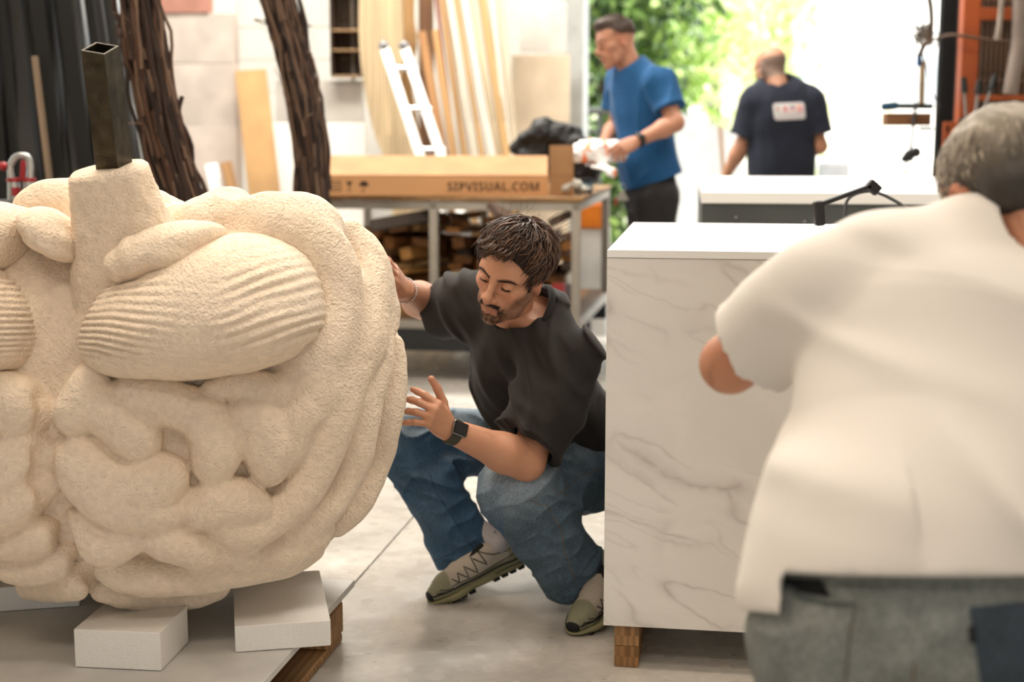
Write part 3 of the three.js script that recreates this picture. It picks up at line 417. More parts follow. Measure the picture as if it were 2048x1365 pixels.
trunk('dark vine-bark trunk leaning beside the steel bars', [floorAt(560, 5.1), at(450, 620, 5.1), at(374, 425, 5.1), at(333, 290, 5.1), at(303, 150, 5.1), at(281, 0, 5.1), at(268, -130, 5.1)], 0.072, 0.06, 260);
trunk('dark vine-bark trunk leaning at the left end of the trolley', [floorAt(655, 6.15), at(640, 560, 6.15), at(626, 380, 6.15), at(613, 250, 6.15), at(590, 130, 6.15), at(556, 0, 6.15), at(515, -120, 6.15)], 0.05, 0.066, 240);
// panels against the back wall
const zB = 9.7;
function panelPx(name, label, category, x0, y0, x1, y1, z, thick, mat, group, turn = -YAW) {   // an upright sheet between two corners as seen
  const a = at(x0, y0, z), b = at(x1, y1, z), w = (b.x - a.x) / Math.cos(turn), h = a.y - b.y, o = solo(name, label, category, rbox(w, h, thick, 0.003), mat, group); o.position.set((a.x + b.x) / 2, (a.y + b.y) / 2, -z); o.rotation.y = turn; return o;
}
{
  const pinkish = std({ color: 0xe6d8cd, map: T.smudge, roughness: 0.85 }), white = std({ color: 0xf6f4f0, roughness: 0.7 }), zz = 9.45;
  const yF = 682.5 - FOCAL * Math.tan(Math.atan(-1.3 / zz) + PITCH);
  panelPx('insulation_panel', 'large pale panel at the bottom of the stacked pale panels', 'panel', 310, 253.5, 492, yF, zz, 0.1, pinkish);
  panelPx('insulation_panel', 'pale panel in the middle of the stacked pale panels', 'panel', 306, 128, 480, 252.5, zz, 0.1, pinkish);
  panelPx('insulation_panel', 'pale panel at the top of the stacked pale panels', 'panel', 300, 28, 476, 127, zz, 0.1, pinkish);
  panelPx('pink_plank', 'flat pinkish plank lying on the stacked pale panels', 'plank', 296, -10, 424, 27, zz, 0.09, paint('#c98f7c', 0.8));
  leaner('tan_board', 'tall tan foam board leaning by the stacked pale panels', 'board', 501, 146, 530, 400, 9.15, 9.3, 0.2, 0.05, paint('#cfa571', 0.85), undefined, 0, 0.3);
  leaner('offcut_board', 'short white offcut leaning in front of the pale panels', 'board', 422, 334, 440, 412, 8.8, 8.9, 0.075, 0.02, white, undefined, 0, 0.2);
  leaner('offcut_board', 'short brown offcut leaning right of the short white one', 'board', 452, 330, 470, 412, 8.75, 8.85, 0.07, 0.03, wood('#b98a55'), undefined, 0, 0.2);
  leaner('offcut_board', 'very short brown offcut left of the short white one', 'board', 376, 372, 392, 425, 8.7, 8.75, 0.06, 0.02, wood('#9c7145'), undefined, 0, 0.2);
  const big = panelPx('white_board', 'white sheet standing on the floor between the bark trunk and the tan board', 'panel', 537, 246, 634, yF, 9.6, 0.03, white); const b2 = panelPx('white_board', 'white sheet standing on the floor behind the long carton', 'panel', 637, 246, 738, yF, 9.62, 0.03, white);
  panelPx('grey_sheet_panel', 'pale grey sheet behind the white sheets, under the wire panel', 'panel', 548, 161, 735, yF - 8, 9.78, 0.03, paint('#cfcac2', 0.8));
  // wire panel
  const wp = thing('wire_panel', 'white wire mesh panel hanging on the wall above the grey sheet', 'panel', at(590, 80, 9.9), -YAW), wires = []; for (let i = 0; i <= 22; i++) wires.push(rod(V(-0.4 + i * 0.036, -0.35, 0), V(-0.4 + i * 0.036, 0.55, 0), 0.003, 0.003, 5)); for (let i = 0; i <= 4; i++) wires.push(rod(V(-0.4, -0.35 + i * 0.22, 0.004), V(0.4, -0.35 + i * 0.22, 0.004), 0.004, 0.004, 5));
  const wm = mesh('wire', join(wires), paint('#b9b2a8', 0.6, 0.3), wp); wm.userData.kind = 'stuff'; for (const x of [-0.41, 0.41]) mesh('frame_bar', boxAt(rbox(0.02, 0.94, 0.02), x, 0.1, 0), paint('#d8d4cd'), wp);
  // pigeonhole shelf
  const sh = thing('wall_shelf', 'dark brown pigeonhole shelf beside the wavy plywood board', 'shelf', at(700, 155, 9.75), -YAW), sw = wood('#4a3527'), sl = wood('#c7a173'); mesh('back_panel', boxAt(rbox(0.2, 0.7, 0.012), 0, 0.35, -0.1), sw, sh); for (const x of [-0.1, 0.1]) mesh('side_panel', boxAt(rbox(0.014, 0.7, 0.2), x, 0.35, 0), sw, sh); for (const y of [0.0, 0.17, 0.3, 0.6]) mesh('shelf_board', boxAt(rbox(0.186, 0.012, 0.2), 0, y + 0.006, 0), sl, sh);
  // wavy plywood boards
  const wavy = (label, pts, z, th, mat) => { const q = pts.map(([x, y]) => at(x, y, z)), c = q[0].clone().setY(0), s = new THREE.Shape(); const cv = new THREE.SplineCurve(q.map((p) => new THREE.Vector2(p.x - c.x, p.y))).getPoints(60); s.setFromPoints(cv); const g = new THREE.ExtrudeGeometry(s, { depth: th, bevelEnabled: true, bevelSize: 0.003, bevelThickness: 0.003, bevelSegments: 1 }); const o = solo('plywood_board', label, 'board', uvBox(g), mat); o.position.set(c.x, 0.005, -z); o.rotation.y = -0.05; return o; };
  wavy('tall pale plywood board with wavy sawn edges behind the ladder', [[724, -60], [720, 40], [724, 120], [735, 200], [752, 270], [775, 330], [790, 400], [770, 520], [765, 640], [905, 642], [900, 520], [868, 420], [838, 330], [812, 250], [800, 180], [808, 110], [806, 30], [803, -60]], 9.35, 0.04, wood('#ecd2a8', 0.7));
  wavy('narrow brown plywood board with a wavy edge behind the pale wavy one', [[800, -60], [795, 60], [800, 150], [815, 300], [840, 460], [850, 640], [888, 640], [870, 450], [836, 250], [822, 150], [834, 90], [828, 30], [832, -60]], 9.55, 0.03, wood('#c79a62', 0.7));
  panelPx('brown_panel', 'dark brown upright panel between the wavy boards and the planks', 'panel', 836, -60, 872, 640, 9.85, 0.02, wood('#8a6242'));
  leaner('red_batten', 'thin dark red slat beside the dark brown panel', 'slat', 872, 0, 880, 66, 9.75, 9.8, 0.022, 0.02, paint('#8c2f2f', 0.7), undefined, 0.5);
  const pl = [[843, 68, 885, 300, 17, '#b98650', 'short brown plank left in the row of leaning planks'], [870, 65, 905, 300, 14, '#c99a60', 'short tan plank second in the row of leaning planks'], [883, 0, 927, 300, 13, '#b38b58', 'long tan plank next to the short planks'], [898, 0, 946, 300, 14, '#f4ead8', 'long white-edged plank, first of the pale ones from the ladder'], [913, 0, 957, 270, 9, '#c9a066', 'narrow tan plank between two pale planks, nearer the ladder'], [927, 0, 976, 274, 13, '#f6eee0', 'long pale plank in the middle of the row'], [944, 0, 988, 270, 11, '#ead6b2', 'long cream plank right of the middle pale plank'], [964, 0, 1002, 250, 15, '#d2aa70', 'broad tan plank toward the end of the row'], [984, 0, 1014, 280, 13, '#f3e7d2', 'pale plank second from the end of the row'], [1000, 0, 1026, 280, 12, '#ecdcc0', 'pale plank at the end of the row']];
  pl.forEach(([a, b, c, d, w, col, lab], i) => leaner('timber_plank', lab, 'plank', a, b, c, d, 9.2 - 0.03 * (i % 3), 9.45, w * 9.3 / FOCAL, 0.03 + 0.012 * (i % 2), wood(col, 0.7), undefined, b ? 0 : 0.5, 0.25));
  panelPx('cabinet_panel', 'pale tan door panel on the wall beside the open gate', 'panel', 1024, 110, 1136, 640, 9.95, 0.03, paint('#efdcc0', 0.7)); panelPx('cabinet_panel', 'white upper panel on the wall beside the open gate', 'panel', 1040, 8, 1132, 104, 9.98, 0.03, paint('#f4efe6', 0.7));
}
// aluminium ladder
{
  const al = std({ color: 0xd9dde0, metalness: 0.9, roughness: 0.28 }), o = thing('aluminium_ladder', 'shiny aluminium ladder leaning against the wavy plywood board', 'ladder', floorAt(930, 8.75)), b = o.position, L = (p) => p.clone().sub(b), line = (x0, x1) => { const a = at(x0, 92, 9.1), c = at(x1, 305, 8.85), e = c.clone().sub(a); return [a, a.clone().addScaledVector(e, a.y / -e.y)]; };
  const [lt, lb] = line(768, 838), [rt, rb] = line(808, 880); mesh('rail', bar(L(lt), L(lb), 0.026, 0.06, 0.006), al, o); mesh('rail', bar(L(rt), L(rb), 0.026, 0.06, 0.006), al, o);
  for (const [t, bb] of [[lt, lb], [rt, rb]]) mesh('end_cap', boxAt(new THREE.SphereGeometry(0.034, 14, 10), L(t).x, L(t).y, L(t).z), paint('#8d8d90', 0.4, 0.5), o);
  for (let k = 0; k < 7; k++) { const t = 0.08 + k * 0.142, p = L(lt.clone().lerp(lb, t)), q = L(rt.clone().lerp(rb, t)), e = q.clone().sub(p).multiplyScalar(0.28); mesh('rung', rod(p, q.add(e), 0.017, 0.017, 12), al, o); }
  const strip = (t0, t1, hex, off) => { const p = L(lt.clone().lerp(lb, t0)), q = L(lt.clone().lerp(lb, t1)); p.z += 0.0385; q.z += 0.0385; p.x += off; q.x += off; mesh('printed_label', bar(p, q, 0.02, 0.002, 0.0005), paint(hex, 0.6), o); }; strip(0.12, 0.24, '#3d8fc0', 0.002); strip(0.24, 0.27, '#b0404a', 0.002); strip(0.29, 0.4, '#c43a58', 0.002); strip(0.42, 0.5, '#d8d25a', 0.002);
}
// trolley
const TR = { h: 0.93, c: at(1160, 392, 6.9), W: 1.46, D: 1.35 };
const trolley = thing('wood_trolley', 'grey steel trolley with a worn wooden top and a shelf full of offcuts', 'trolley', V(TR.c.x - TR.W / 2 * cY + TR.D / 2 * sY, 0, TR.c.z - TR.W / 2 * sY - TR.D / 2 * cY), -YAW);
{
  const g = std({ color: 0xbdb6ab, map: T.smudge, roughness: 0.55, metalness: 0.2 }), { W, D: DD, h } = TR, rail = (x0, y0, z0, x1, y1, z1, s = 0.042) => mesh('frame_tube', bar(V(x0, y0, z0), V(x1, y1, z1), s, s, 0.005), g, trolley);
  mesh('top_board', boxAt(rbox(W + 0.02, 0.022, DD + 0.02), 0, h - 0.011, 0), wood('#b48a5a'), trolley);
  for (const y of [h - 0.046, 0.29]) { for (const z of [-1, 1]) rail(-W / 2, y, z * DD / 2 - z * 0.02, W / 2, y, z * DD / 2 - z * 0.02); for (const x of [-1, 1]) rail(x * (W / 2 - 0.02), y, -DD / 2, x * (W / 2 - 0.02), y, DD / 2); }
  for (const x of [-W / 2 + 0.02, 0.0, W / 2 - 0.02]) for (const z of [-DD / 2 + 0.02, DD / 2 - 0.02]) rail(x, 0.27, z, x, h - 0.03, z);
  mesh('shelf_board', boxAt(rbox(W - 0.05, 0.02, DD - 0.05), 0, 0.32, 0), wood('#8a6a49'), trolley);
  mesh('shade_strip', boxAt(rbox(W - 0.02, 0.11, 0.03, 0.008), 0, 0.21, DD / 2 - 0.02), paint('#2c2d2f', 0.7), trolley); mesh('shade_strip', boxAt(rbox(W - 0.02, 0.11, 0.03, 0.008), 0, 0.21, -DD / 2 + 0.02), paint('#2c2d2f', 0.7), trolley);  // dark strips added in place of the shade band under the shelf
  for (const x of [-0.62, 0.62]) for (const z of [-0.55, 0.55]) { const c = mesh('caster', boxAt(rbox(0.06, 0.1, 0.05), x, 0.225, z), paint('#77787a', 0.5, 0.6), trolley); mesh('wheel', boxAt(new THREE.CylinderGeometry(0.08, 0.08, 0.035, 22), x, 0.08, z, 0, 0, Math.PI / 2).translate(0, 0, 0), paint('#1d1d1f', 0.7), c); }
  trolley.children.filter((c) => c.name === 'caster').forEach((c) => { const w = c.children[0], { x } = { x: 0 }; w.geometry = new THREE.CylinderGeometry(0.08, 0.08, 0.035, 22).rotateZ(Math.PI / 2); c.geometry.computeBoundingBox(); const b = c.geometry.boundingBox; w.position.set((b.min.x + b.max.x) / 2 + x, 0.08, (b.min.z + b.max.z) / 2); });
  const toW = (x, y, z) => V(x, y, z).applyAxisAngle(V(0, 1, 0), -YAW).add(trolley.position);
  // heap of offcuts, laid in courses
  const r = rng(5), tones = ['#d08e48', '#b5793f', '#efc488', '#9a6638', '#f6d7a6', '#6b4a38', '#e3a85e', '#a88058', '#4c392d'].map((c) => wood(c)), geos = [[0.045, 0.045], [0.07, 0.03], [0.1, 0.022], [0.06, 0.06], [0.09, 0.04]].map(([w, h]) => [1, 0.75, 0.5].map((l) => [rbox(w, h, l, 0.003), w, h, l]));
  for (let course = 0; course < 9; course++) { const y = 0.35 + course * 0.052; const nrow = 15 - Math.round(course * 0.75); for (let i = 0; i < nrow; i++) { const side = -W / 2 + 0.1 + (W - 0.2) * (i + 0.5 + 0.6 * (r() - 0.5)) / nrow, hump = 1 - 0.55 * smooth(0.1, 0.7, Math.abs(side + 0.05)); if (y > 0.34 + 0.46 * (0.45 + 0.55 * hump) + 0.05 * r()) { r(); continue; } const gi = Math.floor(r() * 5), [g, w, h, l] = geos[gi][Math.floor(r() * 3)], ti = Math.floor(r() * 9), m = solo('wood_offcut', ['orange-brown', 'mid brown', 'pale tan', 'reddish brown', 'cream', 'dark brown', 'golden tan', 'dull brown', 'blackish'][ti] + ' ' + ['narrow square', 'flat', 'broad thin', 'thick square', 'stout'][gi] + ' offcut, ' + ['bottom', 'second', 'third', 'fourth', 'fifth', 'sixth', 'seventh', 'eighth', 'top'][course] + ' layer of the heap, ' + ['far left', 'left', 'middle', 'right', 'far right'][clamp(Math.floor((side + 0.65) / 0.26), 0, 4)] + ' on the trolley', 'offcut', g, tones[ti], 'wooden offcuts heaped on the trolley shelf'); const yaw = (side < -0.05 ? -0.35 : 0.12) + 0.5 * (r() - 0.5), z = DD / 2 - 0.1 - l / 2 * Math.cos(yaw) - 0.12 * r() - course * 0.018; m.position.copy(toW(side, y + 0.012 * r(), z)); m.rotation.set((r() - 0.5) * 0.16, yaw - YAW, (r() - 0.5) * 0.5, 'YXZ'); } }
  const lean = (label, a, b, w, h, m) => solo('long_offcut', label, 'offcut', bar(a, b, w, h), m);
  lean('dark wide board lying slanted across the top of the offcut heap', at(985, 420, 6.75), at(1050, 452, 6.95), 0.1, 0.035, wood('#5b3f2b')); lean('long dark batten slanting up at the right of the offcut heap', at(1098, 448, 6.95), at(1148, 424, 6.95), 0.04, 0.03, wood('#57402f')); lean('long dark batten slanting over the left of the offcut heap', at(742, 452, 6.95), at(880, 428, 7.1), 0.06, 0.03, wood('#3c2d22'));
  for (let k = 0; k < 3; k++) { const o = solo('stacked_plank', ['lowest plank of the small stack at the front of the trolley shelf', 'middle plank of the small stack at the front of the trolley shelf', 'topmost plank of the small stack at the front of the trolley shelf'][k], 'plank', rbox(0.64, 0.032, 0.05, 0.003), wood(['#a97b52', '#b4774f', '#bb9064'][k])); o.position.copy(toW(-0.33, 0.348 + k * 0.0335, DD / 2 - 0.07 + 0.006 * k)); o.rotation.y = -YAW; }
  const rc = solo('red_box', 'small red cardboard box on the trolley shelf behind the crouching person', 'box', rbox(0.06, 0.075, 0.05, 0.004), paint('#c23a40', 0.6)); rc.position.copy(at(1117, 583, 7.05)); rc.rotation.y = -0.3;
  // long carton with open flaps, printed lettering on its front
  const card = std({ color: 0xc9986a, map: T.smudge, roughness: 0.85 }), cx = at(868, 365, 7.05), ct = thing('long_carton', 'long flat brown cardboard carton with open flaps on the trolley', 'carton', toW(0, h, 0)); const a = at(640, 381, 7.02), b = at(1098, 381, 7.0), Wc = b.x - a.x; ct.position.set((a.x + b.x) / 2, h + 0.0005, -7.03); ct.rotation.y = -0.02;
  const HC = 0.098, dc = 0.26, th = 0.005; mesh('front_side', boxAt(rbox(Wc, HC, th, 0.001), 0, HC / 2, 0), card, ct); mesh('back_side', boxAt(rbox(Wc, HC, th, 0.001), 0, HC / 2, -dc), card, ct); for (const s of [-1, 1]) mesh('end_side', boxAt(rbox(th, HC, dc, 0.001), s * (Wc / 2 - th), HC / 2, -dc / 2), card, ct); mesh('bottom', boxAt(rbox(Wc - 0.01, th, dc, 0.001), 0, th / 2, -dc / 2), card, ct);
  const lid = mesh('lid_flap', boxAt(rbox(Wc - 0.012, th, 0.27, 0.001), 0, 0, -0.135), card, ct); lid.position.set(0, HC + 0.002, 0.0); lid.rotation.x = 0.34;
  mesh('end_flap', boxAt(rbox(0.118, 0.245, th, 0.001), 0, 0, 0), card, ct).position.set(Wc / 2 + 0.062, 0.125, 0.006); mesh('crease', boxAt(rbox(0.118, 0.002, 0.001, 0.0002), 0, 0, 0), paint('#8f6844', 0.9), ct).position.set(Wc / 2 + 0.062, 0.1, 0.009);
  const cv = document.createElement('canvas'); cv.width = 2048; cv.height = 160; const c2 = cv.getContext('2d'); c2.fillStyle = '#c9986a'; c2.fillRect(0, 0, 2048, 160); c2.fillStyle = '#2b1c12'; c2.strokeStyle = '#2b1c12'; c2.font = 'bold 104px sans-serif'; c2.save(); c2.translate(1135, 122); c2.scale(840 / c2.measureText('SIPVISUAL.COM').width, 1); c2.fillText('SIPVISUAL.COM', 0, 0); c2.restore();
  c2.lineWidth = 9; c2.strokeRect(92, 44, 84, 76); c2.beginPath(); c2.moveTo(110, 70); c2.lineTo(160, 70); c2.moveTo(110, 96); c2.lineTo(160, 96); c2.stroke(); c2.beginPath(); c2.moveTo(226, 42); c2.lineTo(286, 42); c2.lineTo(260, 86); c2.lineTo(260, 112); c2.lineTo(280, 122); c2.lineTo(232, 122); c2.lineTo(252, 112); c2.lineTo(252, 86); c2.fill(); c2.beginPath(); c2.arc(388, 82, 44, Math.PI, 0); c2.fill(); c2.fillRect(384, 80, 8, 36); c2.beginPath(); c2.arc(378, 114, 10, 0, Math.PI); c2.stroke();
  const ctx = new THREE.CanvasTexture(cv); ctx.colorSpace = THREE.SRGBColorSpace; const print = new THREE.PlaneGeometry(Wc - 0.006, HC - 0.004); mesh('printed_front', print.translate(0, HC / 2, th / 2 + 0.0006), std({ map: ctx, roughness: 0.85 }), ct);
  // things on the right of the trolley top
  const f = new Field(), q = (x, y, z) => at(x, y, z); f.cone(q(1030, 296, 7.75), 0.03, q(1085, 262, 7.75), 0.06, 0.04).cone(q(1085, 262, 7.75), 0.05, q(1150, 272, 7.75), 0.05, 0.05).cone(q(1090, 290, 7.75), 0.05, q(1180, 296, 7.7), 0.045, 0.05).cone(q(1080, 246, 7.75), 0.02, q(1092, 242, 7.75), 0.02, 0.03).cone(q(1060, 315, 7.75), 0.06, q(1180, 318, 7.75), 0.06, 0.05).cone(q(1080, 340, 7.75), 0.05, q(1180, 345, 7.75), 0.06, 0.05); f.extra = (x, y, z) => 0.014 * noise(x * 14, y * 18, z * 14) + 0.007 * noise(x * 34, y * 30, z * 34);
  const bag = solo('black_bag', 'crumpled black fabric bag lying on the far side of the trolley', 'bag', uvBox(net(f, q(1000, 370, 7.9).add(V(-0.1, -0.1, -0.1)), q(1220, 215, 7.5).add(V(0.1, 0.05, 0.1)), 0.008)), paint('#0b0c0e', 0.6));
  const rg = new Field(); rg.ell(at(1138, 372, 7.05), [0.06, 0.026, 0.05], 0.02).ell(at(1160, 378, 7.1), [0.04, 0.02, 0.05], 0.02); rg.extra = (x, y, z) => 0.016 * noise(x * 30, y * 30, z * 30) + 0.006 * noise(x * 70, y * 70, z * 70); solo('white_rag', 'crumpled white rag on the front right corner of the trolley', 'rag', uvBox(net(rg, at(1110, 400, 7.05).add(V(-0.03, -0.05, -0.1)), at(1180, 350, 7.05).add(V(0.05, 0.05, 0.12)), 0.004)), paint('#d8d3c8', 0.9));
  const tin = thing('paint_tin', 'small dark tin with a pale blue label on the trolley by the wrapped rolls', 'tin', at(1172, 366, 7.3).setY(h)); mesh('body', new THREE.CylinderGeometry(0.035, 0.035, 0.075, 24).translate(0, 0.038, 0), paint('#23282c', 0.4, 0.4), tin); mesh('label', new THREE.CylinderGeometry(0.0355, 0.0355, 0.04, 24, 1, true).translate(0, 0.036, 0), paint('#8fb6c9', 0.7), tin);
  const of = thing('orange_crate', 'bright orange plastic crate behind the right of the trolley', 'crate', floorAt(1182, 8.7), -YAW), or = paint('#f0861c', 0.45), hy = at(1182, 455, 8.7).y; mesh('stand', boxAt(rbox(0.2, hy, 0.24), 0, hy / 2, 0), paint('#e9e6e0', 0.6), of); for (const s of [-1, 1]) { mesh('side_wall', boxAt(rbox(0.012, 0.14, 0.26), s * 0.085, hy + 0.075, 0), or, of); mesh('end_wall', boxAt(rbox(0.17, 0.14, 0.012), 0, hy + 0.075, s * 0.125), or, of); } mesh('base', boxAt(rbox(0.17, 0.012, 0.25), 0, hy + 0.007, 0), or, of);
}
// right edge: black column, orange rack and what hangs there
{
  const col = thing('black_column', 'black steel column at the edge of the open gate', 'column', floorAt(1871, 7.9), -YAW), bk = paint('#1b1b1d', 0.5, 0.3); mesh('web', boxAt(rbox(0.02, 4.6, 0.11), 0, 2.3, 0), bk, col); for (const z of [-1, 1]) mesh('flange', boxAt(rbox(0.105, 4.6, 0.014), 0, 2.3, z * 0.056), bk, col); mesh('foot_plate', boxAt(rbox(0.2, 0.014, 0.2), 0, 0.007, 0), bk, col);
  const z = 7.3, rk = thing('orange_rack', 'tall orange steel rack with wire bars holding clamps', 'rack', floorAt(1908, z)), o = paint('#b8561f', 0.55, 0.1), X = (px, y) => { const p = at(px, y, z); return V(p.x - rk.position.x, p.y, 0); };
  mesh('post', boxAt(rbox(0.085, 3.3, 0.08), 0, 1.65, 0), o, rk); mesh('post', boxAt(rbox(0.085, 3.3, 0.08), 0.72, 1.65, 0), o, rk);
  for (const [y, h] of [[28, 0.06], [196, 0.028]]) { const p = X(1960, y); mesh('beam', boxAt(rbox(0.64, h, 0.06), 0.36, p.y, 0.0), o, rk); }
  const bl = X(1902, 270); mesh('bracket', boxAt(rbox(0.12, 0.13, 0.02), bl.x, bl.y, 0.06), o, rk); for (let k = 0; k < 4; k++) mesh('slot', boxAt(rbox(0.014, 0.03, 0.004), bl.x - 0.04 + (k % 2) * 0.06, bl.y + (k < 2 ? 0.03 : -0.03), 0.071), paint('#241308', 0.9), rk);
  const w = []; for (let i = 0; i < 24; i++) { const x = 0.06 + i * 0.025; w.push(rod(V(x, 1.28, -0.05), V(x, 3.2, -0.05), 0.005, 0.005, 6)); } for (const y of [1.5, 1.9, 2.3]) w.push(rod(V(0.03, y, -0.04), V(0.68, y, -0.04), 0.005, 0.005, 6)); mesh('wire_bars', join(w), paint('#8d6f58', 0.6, 0.2), rk).userData.kind = 'stuff';
  mesh('back_plate', boxAt(rbox(0.66, 2.2, 0.01), 0.36, 2.1, -0.3), paint('#2a1c15', 0.9), rk); for (let k = 0; k < 5; k++) mesh('shelf', boxAt(rbox(0.62, 0.03, 0.2), 0.36, 1.25 + k * 0.32, -0.18), wood(k % 2 ? '#3c2619' : '#5a3620'), rk);
  const cl = (label, x0, y0, x1, y1) => { const k = thing('bar_clamp', label, 'clamp', V(0, 0, 0)), a = at(x0, y0, 7.15), b = at(x1, y1, 7.15); k.position.copy(b); a.sub(b); b.set(0, 0, 0); mesh('bar', rod(b, a, 0.007), paint('#a9a6a2', 0.4, 0.7), k); mesh('handle', rod(a.clone().multiplyScalar(0.8), a.clone().multiplyScalar(1.25), 0.018, 0.014), paint('#17181a', 0.5), k); mesh('jaw', bar(b.clone().add(V(-0.035, 0, 0)), b.clone().add(V(0.03, 0.01, 0)), 0.025, 0.03), paint('#1c1c1e', 0.5), k); };
  cl('left one of the three bar clamps on the orange rack', 1928, 172, 1932, 242); cl('middle one of the three bar clamps on the orange rack', 1957, 176, 1949, 240); cl('right one of the three bar clamps, slanted, on the orange rack', 1985, 168, 1962, 236);
  solo('fabric_hose', 'grey fabric hose hanging down the right of the orange rack', 'hose', tube([at(2040, -40, 7.1), at(2038, 60, 7.1), at(2032, 120, 7.1), at(2020, 188, 7.1)], 0.036, 40, 14), paint('#8f8178', 0.9)); solo('fabric_hose', 'thin pale hose hanging down the middle of the orange rack', 'hose', tube([at(2006, -30, 7.12), at(2000, 40, 7.12), at(1994, 80, 7.12)], 0.014, 24, 10), paint('#a09286', 0.9));
  // ropes and odds on the column
  const rp = paint('#5a4433', 0.9), c2 = []; const r = rng(9); for (let i = 0; i < 60; i++) { const a = r() * 6.28, b = at(1846 + 14 * Math.cos(a) * r(), 66 + 24 * (r() - 0.5), 7.7); c2.push(tube([b, b.clone().add(V((r() - 0.5) * 0.08, (r() - 0.5) * 0.08, 0.03 * r())), b.clone().add(V((r() - 0.5) * 0.12, -0.06 * r(), 0.02))], 0.004, 8, 5)); }
  const bun = thing('rope_bundle', 'frayed grey rope bundle hanging on the black column', 'rope', V(0, 0, 0)); mesh('frayed_strands', join(c2), paint('#8c8379', 0.95), bun).userData.kind = 'stuff'; mesh('rope', tube([at(1850, -40, 7.7), at(1862, 20, 7.7), at(1860, 70, 7.68), at(1846, 95, 7.66), at(1838, 112, 7.66)], 0.014, 40, 9), rp, bun);
  solo('hanging_rope', 'brown rope running from the black column to the orange rack', 'rope', tube([at(1846, 90, 7.55), at(1880, 75, 7.4), at(1910, 70, 7.22), at(1990, 82, 7.2), at(2048, 86, 7.2)], 0.008, 40, 8), rp); solo('blue_tag', 'small blue tag hanging below the rope bundle', 'tag', bar(at(1839, 110, 7.66), at(1838, 133, 7.66), 0.028, 0.004), paint('#20639a', 0.6)); solo('thin_cord', 'thin dark cord hanging beside the black column', 'cord', tube([at(1842, 95, 7.6), at(1852, 130, 7.6), at(1862, 180, 7.6), at(1880, 215, 7.55)], 0.004, 30, 6), paint('#3a3430', 0.8));
  // shelf arm with plank, cloth and a hanging clamp
  const arm = thing('shelf_arm', 'dark metal arm reaching left from the black column', 'bracket', V(0, 0, 0)); mesh('bar', bar(at(1780, 212, 7.85), at(1866, 213, 7.85), 0.03, 0.02), bk, arm); mesh('brace', bar(at(1838, 258, 7.85), at(1866, 258, 7.85), 0.02, 0.02), bk, arm);
  solo('short_beam', 'short brown wooden beam held under the dark metal arm', 'beam', bar(at(1768, 239, 7.82), at(1858, 239, 7.82), 0.07, 0.095), wood('#9a6b43')); solo('blue_cloth', 'blue cloth folded over the end of the dark metal arm', 'cloth', bar(at(1762, 214, 7.8), at(1796, 211, 7.8), 0.044, 0.05, 0.014), paint('#2f5878', 0.9)); solo('pale_batten', 'pale upright slat beside the black column', 'slat', bar(at(1845, 120, 7.95), at(1843, 208, 7.95), 0.03, 0.02), wood('#d9b98c'));
  const hc = thing('hanging_clamp', 'black clamp hanging below the short brown beam', 'clamp', V(0, 0, 0)); mesh('bar', rod(at(1832, 205, 7.765), at(1821, 300, 7.7), 0.009), paint('#3a3836', 0.5, 0.4), hc); for (const [x, y, rr] of [[1818, 312, 0.035], [1832, 305, 0.03], [1808, 318, 0.02]]) mesh('jaw', boxAt(new THREE.DodecahedronGeometry(rr), ...at(x, y, 7.7).toArray()), paint('#222022', 0.5, 0.2), hc); mesh('tail', rod(at(1814, 315, 7.7), at(1811, 352, 7.7), 0.006), paint('#33302e', 0.6), hc);
}
// ---------- outdoors ----------
function tree(label, x, z, h, w, n, hexes, seed, low = 0.2) {
  const o = thing('garden_tree', label, 'tree', V(x, -0.12, z)), r = rng(seed), tk = paint('#4b3a2c', 0.95); mesh('trunk', tube([V(0, 0, 0), V(0.1, h * 0.3, 0), V(-0.05, h * 0.6, 0.1), V(0.1, h * 0.9, 0)], 0.11, 20, 8), tk, o);
  for (let k = 0; k < 6; k++) mesh('branch', tube([V(0.05, h * (0.25 + k * 0.09), 0), V((r() - 0.5) * w * 0.5, h * (0.35 + k * 0.09), (r() - 0.5) * w * 0.4), V((r() - 0.5) * w, h * (0.42 + k * 0.09), (r() - 0.5) * w * 0.8)], 0.035, 10, 5), tk, o);
  const leaf = new THREE.BufferGeometry(); leaf.setAttribute('position', new THREE.Float32BufferAttribute([0, 0, 0, 0.035, 0.06, 0.012, 0, 0.14, 0, -0.035, 0.06, 0.012], 3)); leaf.setIndex([0, 1, 2, 0, 2, 3]); leaf.computeVertexNormals();
  const m = new THREE.InstancedMesh(leaf, phys({ color: 0xffffff, roughness: 0.6, side: THREE.DoubleSide, transmission: 0.35, thickness: 0 }), n), q = new THREE.Quaternion(), e = new THREE.Euler(), c = new THREE.Color(), M = new THREE.Matrix4(), cl = []; for (let i = 0; i < 46; i++) { const a = r() * 6.283, b = Math.sqrt(r()) * w; cl.push(V(Math.cos(a) * b, h * (low + (1 - low) * r()), Math.sin(a) * b * 0.7)); }
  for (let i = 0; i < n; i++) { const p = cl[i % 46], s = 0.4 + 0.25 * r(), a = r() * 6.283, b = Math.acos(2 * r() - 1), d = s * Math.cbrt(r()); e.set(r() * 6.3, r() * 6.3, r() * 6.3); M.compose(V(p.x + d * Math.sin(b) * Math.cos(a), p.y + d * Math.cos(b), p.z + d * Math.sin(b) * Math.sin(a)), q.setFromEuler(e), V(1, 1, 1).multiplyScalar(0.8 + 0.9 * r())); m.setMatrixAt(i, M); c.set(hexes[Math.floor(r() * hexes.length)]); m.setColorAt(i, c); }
  m.name = 'foliage'; m.userData.kind = 'stuff'; m.castShadow = m.receiveShadow = true; o.add(m);
}
